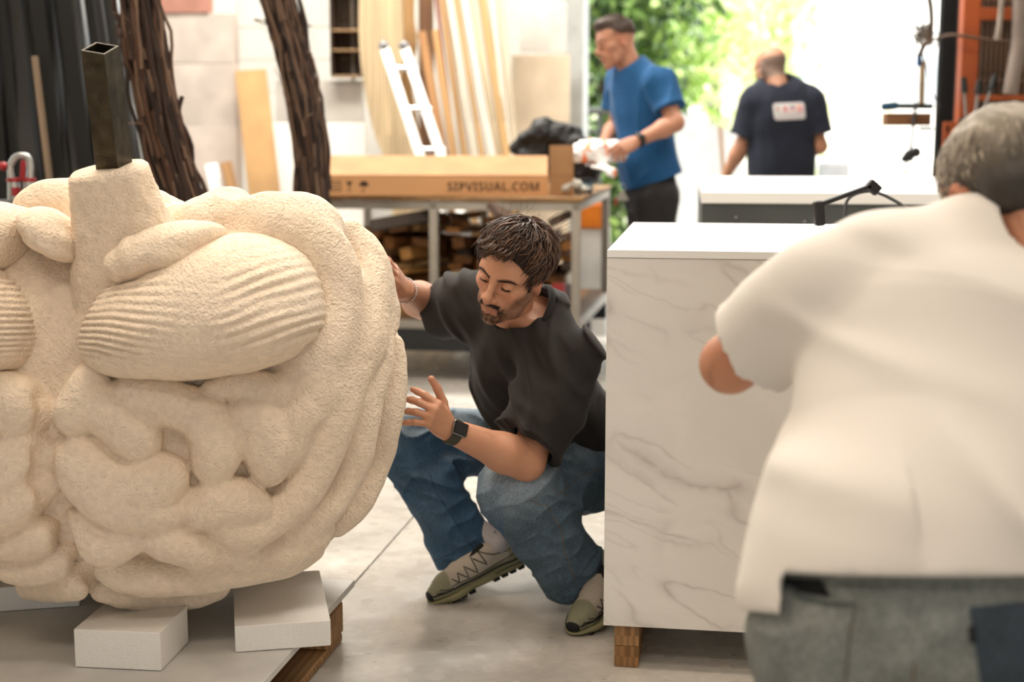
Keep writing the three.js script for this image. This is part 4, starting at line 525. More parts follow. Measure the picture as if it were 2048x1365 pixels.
tree('dark green leafy tree seen beside the gate post', at(1205, 200, 15).x, -15, 4.2, 0.7, 7000, ['#45652a', '#5d8438', '#7da048', '#96b45c', '#33502a'], 3, 0.05);
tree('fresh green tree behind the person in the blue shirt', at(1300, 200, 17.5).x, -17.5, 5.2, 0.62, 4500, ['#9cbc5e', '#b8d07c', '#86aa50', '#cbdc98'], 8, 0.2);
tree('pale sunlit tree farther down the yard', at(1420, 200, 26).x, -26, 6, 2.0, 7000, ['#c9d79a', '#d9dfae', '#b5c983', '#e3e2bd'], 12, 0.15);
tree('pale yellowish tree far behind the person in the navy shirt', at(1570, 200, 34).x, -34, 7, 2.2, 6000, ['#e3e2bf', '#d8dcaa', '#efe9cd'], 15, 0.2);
{
  const white = std({ color: 0xf4f3ef, roughness: 0.8 });
  const b = thing('white_building', 'bright white low building across the yard', 'building', V(15, -0.12, -46)); mesh('wall', boxAt(rbox(34, 5.5, 6), 0, 2.75, 0), white, b); mesh('roof', boxAt(rbox(35, 0.3, 7), 0, 5.6, 0), paint('#e2ddd4', 0.8), b); for (let k = 0; k < 6; k++) { const w = mesh('window', boxAt(rbox(2.2, 1.5, 0.1), -13 + k * 5.2, 2.6, 3.02), paint('#dfe5e8', 0.3), b); mesh('pane', boxAt(rbox(1.9, 1.2, 0.04), -13 + k * 5.2, 2.6, 3.06), paint('#cfd8dd', 0.2), w); }
  const rl = thing('yard_railing', 'grey steel railing in the yard before the green tree', 'railing', floorAt(1190, 11.6).setY(-0.12), -0.1), g = paint('#6f7370', 0.4, 0.7); for (const x of [-0.32, 0.02, 0.36]) mesh('post', rod(V(x, 0, 0), V(x, at(1190, 222, 11.6).y + 0.12, 0), 0.022), g, rl); for (const y of [222, 262]) { const h = at(1190, y, 11.6).y + 0.12; mesh('rail', rod(V(-0.6, h, 0), V(0.42, h, 0), y < 230 ? 0.03 : 0.02), g, rl); }
  // white sloping panel and plank by the gate
  const z = 12.2, s = new THREE.Shape(), P = (x, y) => { const p = at(x, y, z); return new THREE.Vector2(p.x, p.y); }; s.setFromPoints([P(1350, 222), P(1482, 268), P(1482, 470), P(1350, 470)]); const wp = solo('white_ramp_panel', 'pale bluish white panel with a sloping top in the yard', 'panel', uvBox(new THREE.ExtrudeGeometry(s, { depth: 0.08, bevelEnabled: false })), paint('#e8edf2', 0.7)); wp.position.z = -z; const bb = at(1350, 470, z).y; wp.scale.y = 1; wp.position.y = 0; const legs = solo('ramp_base', 'low white base that the sloping panel stands on', 'base', rbox(0.58, bb + 0.11, 0.12), paint('#e6e6e4', 0.8)); legs.position.set(at(1416, 470, z).x, (bb + 0.11) / 2 - 0.12, -z + 0.03);
  leaner('yard_plank', 'thin brown plank standing outside by the sloping white panel', 'plank', 1440, 255, 1447, 352, 11.7, 11.7, 0.03, 0.03, wood('#b08a68'));
  const lp = thing('street_lamp', 'pale green street lamp with a round shade far in the yard', 'street lamp', V(at(1603, 100, 24).x, -0.12, -24)), gp = paint('#b7cdb6', 0.6); mesh('pole', rod(V(0, 0, 0), V(0, 3.0, 0), 0.07, 0.05), gp, lp); mesh('arm', tube([V(0, 2.9, 0), V(0.05, 3.3, 0), V(0.3, 3.35, 0), V(0.36, 2.9, 0)], 0.025, 20, 6), gp, lp); mesh('shade', new THREE.CylinderGeometry(0.1, 0.36, 0.2, 20).translate(0.36, 2.8, 0), paint('#e8d7b4', 0.7), lp);
  const pt = thing('grey_planter', 'low grey planter outside behind the person in the navy shirt', 'planter', floorAt(1655, 13).setY(-0.12)), ph = at(1655, 326, 13).y + 0.12; mesh('trough', boxAt(rbox(0.24, ph, 0.3, 0.01), 0, ph / 2, 0), paint('#a9adb2', 0.8), pt); mesh('soil', boxAt(rbox(0.2, 0.01, 0.26), 0, ph, 0), paint('#4a4036', 1), pt);
}
// ---------- people: shared pieces ----------
const basis = (L, U, F) => new THREE.Matrix4().makeBasis(L, U, F);
function frame(o, L, U, F) { return basis(L, U, F).setPosition(o); }
const skinMat = std({ color: 0xffffff, vertexColors: true, roughness: 0.52, bumpMap: T.fine, bumpScale: 0.0002 });
const put = (g, m) => { g.applyMatrix4(m); return g; };
const noUv = (g) => { g.deleteAttribute('uv'); return g; };
const withUv = (g) => { const p = g.attributes.position, n = g.attributes.normal, uv = new Float32Array(p.count * 2); for (let i = 0; i < p.count; i++) { const nx = Math.abs(n.getX(i)), nz = Math.abs(n.getZ(i)); uv[2 * i] = nx > nz ? p.getZ(i) : p.getX(i); uv[2 * i + 1] = p.getY(i) + 0.4 * (nx > nz ? p.getX(i) : p.getZ(i)); } g.setAttribute('uv', new THREE.BufferAttribute(uv, 2)); return g; };
function polyTube(out, pts, rad, sides = 5) {   // appends a tapering tube along points to out = {p, n, i}
  const t = V(0, 0, 0), a = V(0, 0, 0), b = V(0, 0, 0), s0 = out.p.length / 3, N = pts.length;
  for (let i = 0; i < N; i++) { t.copy(pts[Math.min(N - 1, i + 1)]).sub(pts[Math.max(0, i - 1)]).normalize(); if (i === 0) { a.set(0.31, 0.77, 0.55); } a.addScaledVector(t, -a.dot(t)).normalize(); b.crossVectors(t, a); const r = rad(i / (N - 1)); for (let j = 0; j < sides; j++) { const c = Math.cos(j / sides * 6.2832), s = Math.sin(j / sides * 6.2832), nx = a.x * c + b.x * s, ny = a.y * c + b.y * s, nz = a.z * c + b.z * s; out.n.push(nx, ny, nz); out.p.push(pts[i].x + nx * r, pts[i].y + ny * r, pts[i].z + nz * r); } }
  for (let i = 0; i < N - 1; i++) for (let j = 0; j < sides; j++) { const k = (j + 1) % sides, A = s0 + i * sides + j, B = s0 + i * sides + k; out.i.push(A, B, B + sides, A, B + sides, A + sides); }
}
const tubes = () => ({ p: [], n: [], i: [] });
function tubesGeo(o) { const g = new THREE.BufferGeometry(); g.setAttribute('position', new THREE.Float32BufferAttribute(o.p, 3)); g.setAttribute('normal', new THREE.Float32BufferAttribute(o.n, 3)); g.setIndex(o.i); return g; }
function hitField(f, px, py, z0, z1, lift = 0) {   // the nearest point of a surface along a line of sight
  const o = V(0, EYE, 0), r = ray(px, py); r.multiplyScalar(1 / -r.z); const p = V(0, 0, 0), val = (t) => { p.copy(r).multiplyScalar(t).add(o); return run(f.ops, p.x, p.y, p.z, f.extra); };
  for (let t = z0; t < z1; t += 0.004) if (val(t) < lift) { let a = t - 0.004, b = t; for (let k = 0; k < 10; k++) { const m = (a + b) / 2; if (val(m) < lift) b = m; else a = m; } val(b); return p.clone(); }
  p.copy(r).multiplyScalar((z0 + z1) / 2).add(o); return p.clone();
}
const hitLine = (f, pts, z0, z1, lift) => { const q = []; for (let i = 0; i + 1 < pts.length; i++) for (let k = 0; k < 6; k++) q.push(hitField(f, lerp(pts[i][0], pts[i + 1][0], k / 6), lerp(pts[i][1], pts[i + 1][1], k / 6), z0, z1, lift)); q.push(hitField(f, ...pts.at(-1), z0, z1, lift)); return q; };
// a head in its own axes: x to the person's left, y up, z where the face looks; origin in the middle of the skull at eye height
function headField(o = {}) {
  const f = new Field(), S = (x, y, z) => V(x, y, z);
  f.ell(S(0, 0.036, -0.014), [0.0745, 0.083, 0.097], 0.02).ell(S(0, 0.03, 0.035), [0.064, 0.06, 0.052], 0.03).ell(S(0, -0.04, 0.028), [0.058, 0.072, 0.06], 0.03);
  for (const s of [-1, 1]) {
    f.cone(S(s * 0.055, -0.045, -0.008), 0.017, S(s * 0.04, -0.088, 0.03), 0.015, 0.03).cone(S(s * 0.04, -0.088, 0.03), 0.015, S(0, -0.106, 0.064), 0.017, 0.025);
    f.ell(S(s * 0.044, -0.024, 0.052), [0.021, 0.017, 0.022], 0.025).cone(S(s * 0.012, 0.02, 0.0875), 0.0075, S(s * 0.048, 0.019, 0.068), 0.0085, 0.018);
    f.ell(S(s * 0.032, -0.002, 0.094), [0.018, 0.011, 0.012], 0.018, null, true);
  }
  f.ell(S(0, -0.103, 0.07), [0.02, 0.016, 0.017], 0.02).ell(S(0, -0.068, 0.078), [0.028, 0.024, 0.018], 0.02);
  for (const s of [-1, 1]) { f.ell(S(s * 0.032, -0.001, 0.0775), [0.0145, 0.0135, 0.0135], 0.005); f.cone(S(s * 0.0215, -0.0062, 0.0895), 0.0036, S(s * 0.0425, -0.0056, 0.0858), 0.003, 0.002, true); f.cone(S(s * 0.018, -0.0195, 0.084), 0.003, S(s * 0.044, -0.0165, 0.077), 0.003, 0.008); }
  f.cone(S(0, 0.012, 0.0885), 0.0078, S(0, -0.032, 0.1105), 0.0092, 0.014).cone(S(0, -0.036, 0.111), 0.0112, S(0, -0.041, 0.1095), 0.0112, 0.01);
  for (const s of [-1, 1]) { f.ell(S(s * 0.0125, -0.044, 0.0975), [0.0075, 0.0075, 0.0095], 0.008).cone(S(s * 0.018, -0.05, 0.084), 0.005, S(s * 0.027, -0.07, 0.078), 0.004, 0.012); f.ell(S(s * 0.0065, -0.0515, 0.104), [0.0035, 0.004, 0.0045], 0.003, null, true); }
  for (const s of [-1, 1]) { f.cone(S(s * 0.004, -0.0665, 0.0975), 0.0058, S(s * 0.0225, -0.0725, 0.085), 0.003, 0.005).cone(S(0, -0.0785, 0.0955), 0.0068, S(s * 0.018, -0.0755, 0.0865), 0.004, 0.006).cone(S(0, -0.0722, 0.1035), 0.0012, S(s * 0.024, -0.0735, 0.0885), 0.001, 0.003, true); }
  f.ell(S(0, -0.092, 0.092), [0.016, 0.005, 0.006], 0.008, null, true);
  for (const s of [-1, 1]) {
    const q = new THREE.Quaternion().setFromEuler(new THREE.Euler(0.15, s * 0.35, s * -0.12));
    f.ell(S(s * 0.0785, -0.008, -0.014), [0.0065, 0.031, 0.0185], 0.006, q).ell(S(s * 0.0775, -0.033, -0.006), [0.006, 0.011, 0.009], 0.008, q).ell(S(s * 0.085, -0.006, -0.009), [0.0055, 0.019, 0.0095], 0.004, q, true).ell(S(s * 0.0735, -0.012, 0.0), [0.008, 0.02, 0.012], 0.01);
  }
  f.cone(S(0, -0.04, -0.03), 0.056, S(0, -0.15, -0.045), o.neck || 0.056, 0.03);
  return f;
}
const HEADBOX = [V(-0.105, -0.17, -0.13), V(0.105, 0.14, 0.14)];
function headSkin(base, o = {}) {   // colour of the skin by place: lips, brows, stubble, warm cheeks, lids
  const mix = (a, b, t) => [lerp(a[0], b[0], t), lerp(a[1], b[1], t), lerp(a[2], b[2], t)], lip = o.lip || [base[0] * 0.78, base[1] * 0.66, base[2] * 0.68], dark = o.dark || [0.045, 0.027, 0.018];
  return (x, y, z, nx, ny, nz) => {
    const ax = Math.abs(x), n = noise(x * 160, y * 160, z * 160), m = noise(x * 40, y * 40, z * 40); let c = mix(base, [base[0] * 0.9, base[1] * 0.82, base[2] * 0.8], 0.35 + 0.3 * m + 0.12 * n);
    c = mix(c, [base[0] * 1.02, base[1] * 0.8, base[2] * 0.78], 0.5 * smooth(0.03, 0.0, Math.hypot(ax - 0.042, y + 0.025)) + 0.4 * smooth(0.02, 0, Math.hypot(ax, y + 0.04, z - 0.11)) + (ax > 0.072 ? 0.6 : 0));
    c = mix(c, dark, (o.brow ?? 0.8) * smooth(0.0056, 0.0026, Math.abs(y - (0.0168 + 0.006 * smooth(0.012, 0.038, ax) - 0.006 * smooth(0.042, 0.058, ax)) + 0.0015 * n) * (1 + 14 * Math.max(0, ax - 0.03))) * smooth(0.007, 0.013, ax) * smooth(0.058, 0.05, ax) * (z > 0.04 ? 1 : 0));
    c = mix(c, dark, 0.75 * smooth(0.0045, 0.0022, Math.abs(y + 0.0058)) * smooth(0.017, 0.021, ax) * smooth(0.047, 0.042, ax) * (z > 0.07 ? 1 : 0));
    if (o.beard) {
      const line = lerp(-0.08, -0.022, smooth(0.028, 0.068, ax)), jaw = smooth(line + 0.012, line - 0.014, y) * smooth(0.024, 0.036, ax) * smooth(-0.012, 0.006, z) * smooth(-0.128, -0.108, y - 0.3 * (z - 0.02)), chin = smooth(-0.084, -0.092, y) * smooth(0.046, 0.03, ax) * smooth(0.03, 0.05, z) * smooth(-0.135, -0.115, y - 0.25 * (z - 0.06)), tash = smooth(0.0075, 0.0035, Math.abs(y + 0.0585 + 0.16 * Math.max(0, ax - 0.012))) * smooth(0.034, 0.026, ax) * (z > 0.07 ? 1 : 0), side = smooth(0.009, 0.004, Math.abs(ax - 0.03)) * smooth(-0.06, -0.068, y) * smooth(-0.105, -0.09, y) * (z > 0.055 ? 1 : 0), soul = smooth(0.006, 0.003, ax) * smooth(0.006, 0.003, Math.abs(y + 0.088)) * (z > 0.08 ? 1 : 0);
      const b = clamp(Math.max(0.62 * jaw, 0.7 * chin, 0.9 * tash, 0.7 * side, 0.5 * soul)); c = mix(c, dark, clamp(b * (0.94 + 0.16 * n)) * o.beard);
    }
    const lp = Math.max(smooth(0.0065, 0.0035, Math.abs(y + 0.0675 + 0.22 * Math.max(0, ax - 0.004))) , smooth(0.0075, 0.004, Math.abs(y + 0.0785 - 0.2 * Math.max(0, ax - 0.004)))) * smooth(0.025, 0.02, ax) * (z > 0.08 ? 1 : 0); c = mix(c, lip, 0.85 * lp);
    if (o.scalp) { const s = o.scalp(x, y, z, n, m); c = mix(c, s[0], s[1]); }
    return c;
  };
}
// a hand in its own axes: origin at the wrist, y to the fingers, x to the thumb side, z out of the back of the hand
function handField(o) {
  const f = new Field(), X = o.side || 1, K = [[0.027, 0.088, 0.001], [0.008, 0.092, 0.004], [-0.011, 0.087, 0.002], [-0.028, 0.078, -0.003]], LEN = [[0.042, 0.026, 0.02], [0.046, 0.029, 0.021], [0.042, 0.027, 0.02], [0.033, 0.021, 0.018]], RAD = [0.0104, 0.0106, 0.01, 0.009], tips = [];
  const P = (x, y, z) => V(x * X, y, z);
  f.cone(P(0, -0.035, 0), 0.0265, P(0, 0.005, 0), 0.025, 0.02);
  K.forEach((k, i) => {
    f.cone(P(k[0] * 0.62, 0.012, 0), 0.0135, P(...k), 0.0108, 0.016);
    const a = (o.spread?.[i] ?? [0.12, 0.02, -0.07, -0.16][i]), c = o.curl[i]; let p = P(...k), ang = 0, w = RAD[i];
    LEN[i].forEach((l, j) => { ang += c[j]; const d = P(Math.sin(a), Math.cos(a) * Math.cos(ang), -Math.cos(a) * Math.sin(ang)), q = p.clone().addScaledVector(d, l); f.cone(p, w, q, w * [0.93, 0.9, 0.82][j], 0.0045); p = q; w *= [0.95, 0.93, 0.9][j]; }); tips.push(p);
  });
  f.ell(P(0.02, 0.04, -0.011), [0.016, 0.028, 0.014], 0.014).ell(P(-0.02, 0.038, -0.01), [0.013, 0.03, 0.012], 0.014);
  const t = o.thumb; let p = P(0.02, 0.024, -0.008); t.forEach(([x, y, z], j) => { const q = p.clone().add(P(x, y, z)); f.cone(p, [0.0165, 0.0125, 0.0105][j], q, [0.0125, 0.0105, 0.0088][j], j ? 0.005 : 0.012); p = q; });
  f.tips = tips; return f;
}
const HANDBOX = [V(-0.105, -0.03, -0.12), V(0.105, 0.205, 0.08)];
function handSkin(base) { return (x, y, z, nx, ny, nz) => { const n = noise(x * 120, y * 120, z * 120), k = smooth(0.11, 0.19, y) * 0.35 + (nz < 0 ? 0.25 : 0), w = 0.3 + 0.25 * n; return [base[0] * lerp(1, 1.02, k), base[1] * (1 - 0.1 * w) * lerp(1, 0.86, k), base[2] * (1 - 0.12 * w) * lerp(1, 0.84, k)]; }; }
function bodyField(J, s = 1) {   // trunk and limbs as tapered cones joined smoothly
  const f = new Field(), mid = (a, b, t) => a.clone().lerp(b, t), across = J.hipL.clone().sub(J.hipR).normalize();
  f.flat(J.hipC, 0.13 * s, J.waist, 0.118 * s, across, 1.35, 0.04).flat(J.waist, 0.118 * s, J.chest, 0.14 * s, J.shL.clone().sub(J.shR).normalize(), 1.35, 0.05).cone(J.chest, 0.1 * s, J.neck, 0.058 * s, 0.06);
  for (const q of ['L', 'R']) {
    const sh = J['sh' + q], el = J['el' + q], wr = J['wr' + q], hp = J['hip' + q], kn = J['kn' + q], an = J['an' + q], toe = J['toe' + q];
    f.cone(mid(J.neck, J.chest, 0.25), 0.055 * s, sh, 0.052 * s, 0.05).cone(J.chest, 0.09 * s, sh, 0.05 * s, 0.06).cone(sh, 0.053 * s, el, 0.041 * s, 0.025);
    f.cone(el, 0.041 * s, mid(el, wr, 0.3), 0.043 * s, 0.025).cone(mid(el, wr, 0.28), 0.044 * s, wr, 0.0275 * s, 0.025);
    f.cone(J.hipC, 0.1 * s, hp, 0.09 * s, 0.06).cone(hp, 0.088 * s, kn, 0.058 * s, 0.03).cone(kn, 0.056 * s, mid(kn, an, 0.32), 0.054 * s, 0.03).cone(mid(kn, an, 0.3), 0.054 * s, an, 0.036 * s, 0.03);
    if (toe) f.cone(an, 0.036 * s, toe, 0.028 * s, 0.02);
  }
  return f;
}
function cutCuff(f, a, b, r, depth = 0.05, wall = 0.006) {   // ends a sleeve or trouser leg at b with an open hem
  const n = b.clone().sub(a).normalize(); f.plane(b, n, 0.003); f.cone(b.clone().addScaledVector(n, -depth), r - wall - 0.012, b.clone().addScaledVector(n, 0.05), r - wall, 0.006, true); return f;
}
function person(label, root) { const o = thing('person', label, 'person', root); return o; }
const rel = (g, o) => { g.translate(-o.position.x, -o.position.y, -o.position.z); return g; };
T.denim = tex(512, 512, (u, v) => { const w = 0.5 + 0.5 * Math.sin((u * 256 + v * 256) * 3.1416), t = 0.78 + 0.12 * w + 0.16 * noise(u * 170, v * 90, 3, 512) * 0.7 + 0.1 * fbm(u * 12, v * 12, 0, 4, 12); return [t, t, t * 1.01]; }, 0.3);
T.knit = tex(256, 256, (u, v) => { const t = 0.5 + 0.3 * Math.sin(u * 6.2832 * 64) * Math.sin(v * 6.2832 * 64) + 0.3 * noise(u * 80, v * 80, 0, 80); return [t, t, t]; }, 0.12, false);
const denimMat = std({ color: 0xffffff, vertexColors: true, map: T.denim, roughness: 0.88, bumpMap: T.denim, bumpScale: 0.0006 });
const fabric = (hex) => phys({ color: hex, roughness: 0.9, bumpMap: T.knit, bumpScale: 0.0003, sheen: 0.3, sheenRoughness: 0.6, sheenColor: new THREE.Color(0.5, 0.5, 0.5) });
// hair: locks growing from the skull
function locks(o) {
  const r = rng(o.seed), list = o.tones.map(() => tubes()), p = V(0, 0, 0), n = V(0, 0, 0), d = V(0, 0, 0);
  let made = 0, tries = 0; while (made < o.count && tries++ < o.count * 12) {
    const y = r() * 1.6 - 0.6, a = r() * 6.2832, h = Math.sqrt(Math.max(0, 1 - y * y)); n.set(Math.cos(a) * h, y, Math.sin(a) * h).normalize(); p.set(n.x * 0.0755, 0.036 + n.y * 0.084, -0.014 + n.z * 0.098); if (!o.grow(p)) continue; made++;
    const L = o.length(p) * (0.75 + 0.5 * r()), seg = o.seg || 8, ph = r() * 6.28, cur = o.curl * (0.5 + r()), layer = r(), q = [p.clone().addScaledVector(n, -0.004)]; d.copy(n).multiplyScalar(o.lift(p)).add(o.flow(p, r)).normalize(); const c = p.clone().addScaledVector(n, 0.002 + 0.07 * layer * (o.thick?.(p) ?? 0.1)); q.push(c.clone());
    const shell = 1.02 + layer * (o.thick?.(p) ?? 0.1);
    for (let i = 0; i < seg; i++) { const t = i / seg, nn = V(c.x / 0.0755 / 0.0755, (c.y - 0.036) / 0.084 / 0.084, (c.z + 0.014) / 0.098 / 0.098).normalize(), fl = o.flow(c, r), side = nn.clone().cross(fl).normalize(); d.addScaledVector(fl, 0.6).addScaledVector(side, cur * Math.sin(ph + t * o.waves)).addScaledVector(nn, 0.3 * cur * Math.cos(ph + t * o.waves * 1.1)).normalize(); c.addScaledVector(d, L / seg); const k = Math.hypot(c.x / 0.0755, (c.y - 0.036) / 0.084, (c.z + 0.014) / 0.098), want = shell + 0.02 * Math.sin(ph + t * 5) - 0.05 * t; c.addScaledVector(nn, clamp((want - k) * 0.085 * (k < want ? 0.7 : 0.35), -0.006, 0.009)); q.push(c.clone()); }
    const w = o.width * (0.6 + 0.8 * r()); polyTube(list[Math.floor(r() * list.length)], q, (t) => w * (t < 0.15 ? 0.7 + 2 * t : 1 - 0.82 * ((t - 0.15) / 0.85) ** 1.6), 5);
  }
  return list.map(tubesGeo);
}
// ---------- the crouching person with a dark beard ----------
{
  const mid = (a, b, t) => a.clone().lerp(b, t), base = [0.56, 0.285, 0.175];
  const L = camDir([0.83, -0.40, 0.33]).normalize(), F0 = camDir([-0.5, -0.40, 0.77]), F = F0.addScaledVector(L, -F0.dot(L)).normalize(), U = F.clone().cross(L).normalize();
  const eyes = at(990, 566, 3.52), HO = eyes.clone().addScaledVector(F, -0.085), HM = frame(HO, L, U, F);
  const J = {
    hipC: at(1150, 900, 4.02), hipL: at(1168, 935, 3.9), hipR: at(1110, 890, 4.1), waist: at(1128, 830, 3.95), chest: at(1085, 725, 3.8), neck: at(1066, 625, 3.68),
    shL: at(1124, 726, 3.63), shR: at(962, 612, 3.86), elL: at(1052, 925, 3.5), wrL: at(897, 860, 3.40), elR: at(850, 606, 4.02), wrR: at(808, 581, 3.75),
    knR: at(802, 882, 3.9), anR: at(971, 1092, 3.87), knL: at(1036, 985, 3.56), anL: at(1196, 1150, 3.72),
  };
  const who = person('crouching person with brown hair and beard, in a dark t-shirt and jeans, touching the sculpture', V(J.hipC.x, 0, J.hipC.z));
  const f = bodyField(J, 1.08);
  f.cone(J.neck, 0.058, HM.elements && V(0, -0.1, -0.035).applyMatrix4(HM), 0.056, 0.03);
  // hands
  const fingersL = camDir([-0.42, 0.53, 0.74]).normalize(), backL = camDir([0.75, -0.2, 0.57]), zL = backL.addScaledVector(fingersL, -backL.dot(fingersL)).normalize(), xL = fingersL.clone().cross(zL).normalize();
  const HL = frame(J.wrL, xL, fingersL, zL).scale(V(0.94, 0.94, 0.94)), hl = handField({ side: 1, curl: [[1.05, 0.4, 0.25], [1.2, 0.42, 0.25], [1.22, 0.45, 0.25], [1.1, 0.4, 0.2]], spread: [0.12, 0.02, -0.12, -0.34], thumb: [[0.03, 0.026, -0.014], [0.02, 0.032, -0.012], [0.01, 0.028, -0.01]] });
  const yR = at(768, 516, 3.61).sub(J.wrR).normalize(), backR = camDir([0.96, 0.2, 0.16]), zR = backR.addScaledVector(yR, -backR.dot(yR)).normalize(), xR = yR.clone().cross(zR).normalize();
  const HR = frame(J.wrR, xR, yR, zR), hr = handField({ side: -1, curl: [[0.1, 0.2, 0.15], [0.1, 0.22, 0.15], [0.12, 0.22, 0.15], [0.15, 0.22, 0.15]], spread: [0.1, 0.02, -0.06, -0.14], thumb: [[0.018, 0.028, -0.012], [0.014, 0.03, -0.006], [0.006, 0.026, -0.002]] });
  for (const [w, y] of [[J.wrL, fingersL], [J.wrR, yR]]) f.push((x, yy, z) => Math.hypot(x - w.x - y.x * 0.12, yy - w.y - y.y * 0.12, z - w.z - y.z * 0.12) - 0.115, 0.002, true);
  f.push((x, y, z) => { const dx = x - HO.x, dy = y - HO.y, dz = z - HO.z; return -(0.115 + dx * U.x + dy * U.y + dz * U.z) + 0.0; }, 0.002, true);
  f.ops.at(-1).f = ((g) => (x, y, z) => Math.max(g(x, y, z), Math.hypot(x - HO.x, y - HO.y, z - HO.z) - 0.24))(f.ops.at(-1).f);
  const skinC = (x, y, z) => { const n = noise(x * 60, y * 60, z * 60), m = noise(x * 220, y * 60, z * 220); const w = 0.3 + 0.3 * n + 0.2 * m; return [base[0] * (1 - 0.06 * w), base[1] * (1 - 0.16 * w), base[2] * (1 - 0.2 * w)]; };
  const B = new THREE.Box3().setFromPoints(Object.values(J)).expandByScalar(0.2);
  const bodyG = joinSkin([net(f, B.min, B.max, 0.008, skinC), put(net(headField(), ...HEADBOX, 0.0019, headSkin(base, { beard: 1, dark: [0.03, 0.018, 0.012] })), HM), put(net(hl, ...HANDBOX, 0.0027, handSkin(base)), HL), put(net(hr, ...HANDBOX, 0.0027, handSkin(base)), HR)]);
  mesh('body', rel(withUv(bodyG), who), skinMat, who);
  // brows, lashes and beard hair
  const hairDark = std({ color: 0x24160e, roughness: 0.55 }), r = rng(41), hf = headField(), tb = tubes(), surf = (x, y, z0) => { let z = z0; for (let k = 0; k < 24; k++) { const d = run(hf.ops, x, y, z); if (Math.abs(d) < 0.0003) break; z -= d * 0.8; } return V(x, y, z); };
  for (const s of [-1, 1]) for (let k = 0; k < 150; k++) { const t = r(), ax = lerp(0.011, 0.052, t), y = 0.0138 + 0.006 * smooth(0.012, 0.038, ax) - 0.006 * smooth(0.042, 0.058, ax) + (r() - 0.45) * 0.008 * (1 - 0.6 * t), p = surf(s * ax, y, 0.11), q = p.clone().add(V(s * (0.004 + 0.005 * t), 0.0035 * (1 - 1.6 * t), 0.0006)); q.z = surf(q.x, q.y, 0.11).z + 0.001; polyTube(tb, [p, mid(p, q, 0.5).add(V(0, 0, 0.0008)), q], (u) => 0.00042 * (1 - 0.7 * u), 3); }
  for (const s of [-1, 1]) for (let k = 0; k < 34; k++) { const ax = lerp(0.02, 0.045, k / 33), p = surf(s * ax, -0.0062, 0.11); polyTube(tb, [p, p.clone().add(V(s * 0.0006, -0.0025, 0.003)), p.clone().add(V(s * 0.001, -0.0026, 0.0058))], (u) => 0.0003 * (1 - 0.7 * u), 3); }
  mesh('eyebrows', rel(put(tubesGeo(tb), HM), who), hairDark, who).userData.kind = 'stuff';
  const bt = tubes(), inBeard = headSkin([1, 1, 1], { beard: 1, dark: [0, 0, 0], brow: 0, lip: [1, 1, 1] }); for (let k = 0; k < 9000; k++) { const x = (r() - 0.5) * 0.13, y = -0.01 - r() * 0.115, p = surf(x, y, 0.125); if (p.z < 0.0 || Math.abs(run(hf.ops, p.x, p.y, p.z)) > 0.001) continue; const c = inBeard(p.x, p.y, p.z, 0, 0, 1); if (c[0] > 0.42 - 0.26 * r() || Math.abs(p.x) > 0.037) continue; const e = V((r() - 0.5) * 0.003 + x * 0.02, -0.0042 - 0.002 * r(), 0.0022); polyTube(bt, [p, p.clone().add(e)], (u) => 0.00033 * (1 - 0.6 * u), 3); }
  mesh('beard', rel(put(tubesGeo(bt), HM), who), hairDark, who).userData.kind = 'stuff';
  for (const s of [-1, 1]) { const e = mesh('eye', put(new THREE.SphereGeometry(0.0122, 24, 16).translate(s * 0.032, -0.002, 0.0768), HM).translate(-who.position.x, -who.position.y, -who.position.z), std({ color: 0x2a1a12, roughness: 0.15 }), who); }
  // hair: a wavy cap with locks swept forward
  const cap = new Field(); cap.ell(V(0, 0.042, -0.014), [0.0785, 0.083, 0.1015], 0.02).ell(V(0.0, 0.075, 0.035), [0.058, 0.046, 0.05], 0.03).ell(V(0, 0.0, -0.05), [0.072, 0.06, 0.06], 0.03).ell(V(0.012, 0.0, 0.105), [0.08, 0.084, 0.07], 0.012, null, true).ell(V(0, -0.09, 0.02), [0.12, 0.07, 0.1], 0.012, null, true); for (const s of [-1, 1]) cap.ell(V(s * 0.082, -0.012, -0.012), [0.02, 0.034, 0.024], 0.008, null, true).cone(V(s * 0.0715, 0.02, 0.022), 0.009, V(s * 0.0665, -0.022, 0.022), 0.005, 0.01);
  cap.extra = (x, y, z) => 0.004 * Math.sin(x * 90 + 6 * noise(y * 20, z * 20, 2.5)) * Math.sin(z * 70 + 3 * noise(x * 20, y * 20, 6.5)) - 0.002;
  const tones = [0x3b2517, 0x4a301e, 0x5d3d26, 0x2c1b11].map((c) => std({ color: c, roughness: 0.42 }));
  const hair = mesh('hair', rel(put(net(cap, ...HEADBOX, 0.0035), HM), who), std({ color: 0x24170e, roughness: 0.95 }), who);
  const crown = V(-0.012, 0.115, -0.06), swirl = (p) => { const e = V(p.x - crown.x, (p.y - crown.y) * 0.8, p.z - crown.z); e.x -= 0.06 * smooth(-0.03, 0.05, p.z); if (p.z < -0.03) e.y -= 0.05; return e.normalize().addScaledVector(V(0, -1, 0), p.z > 0.085 ? 0.12 : p.y < 0.06 ? 0.5 : 0).normalize(); };
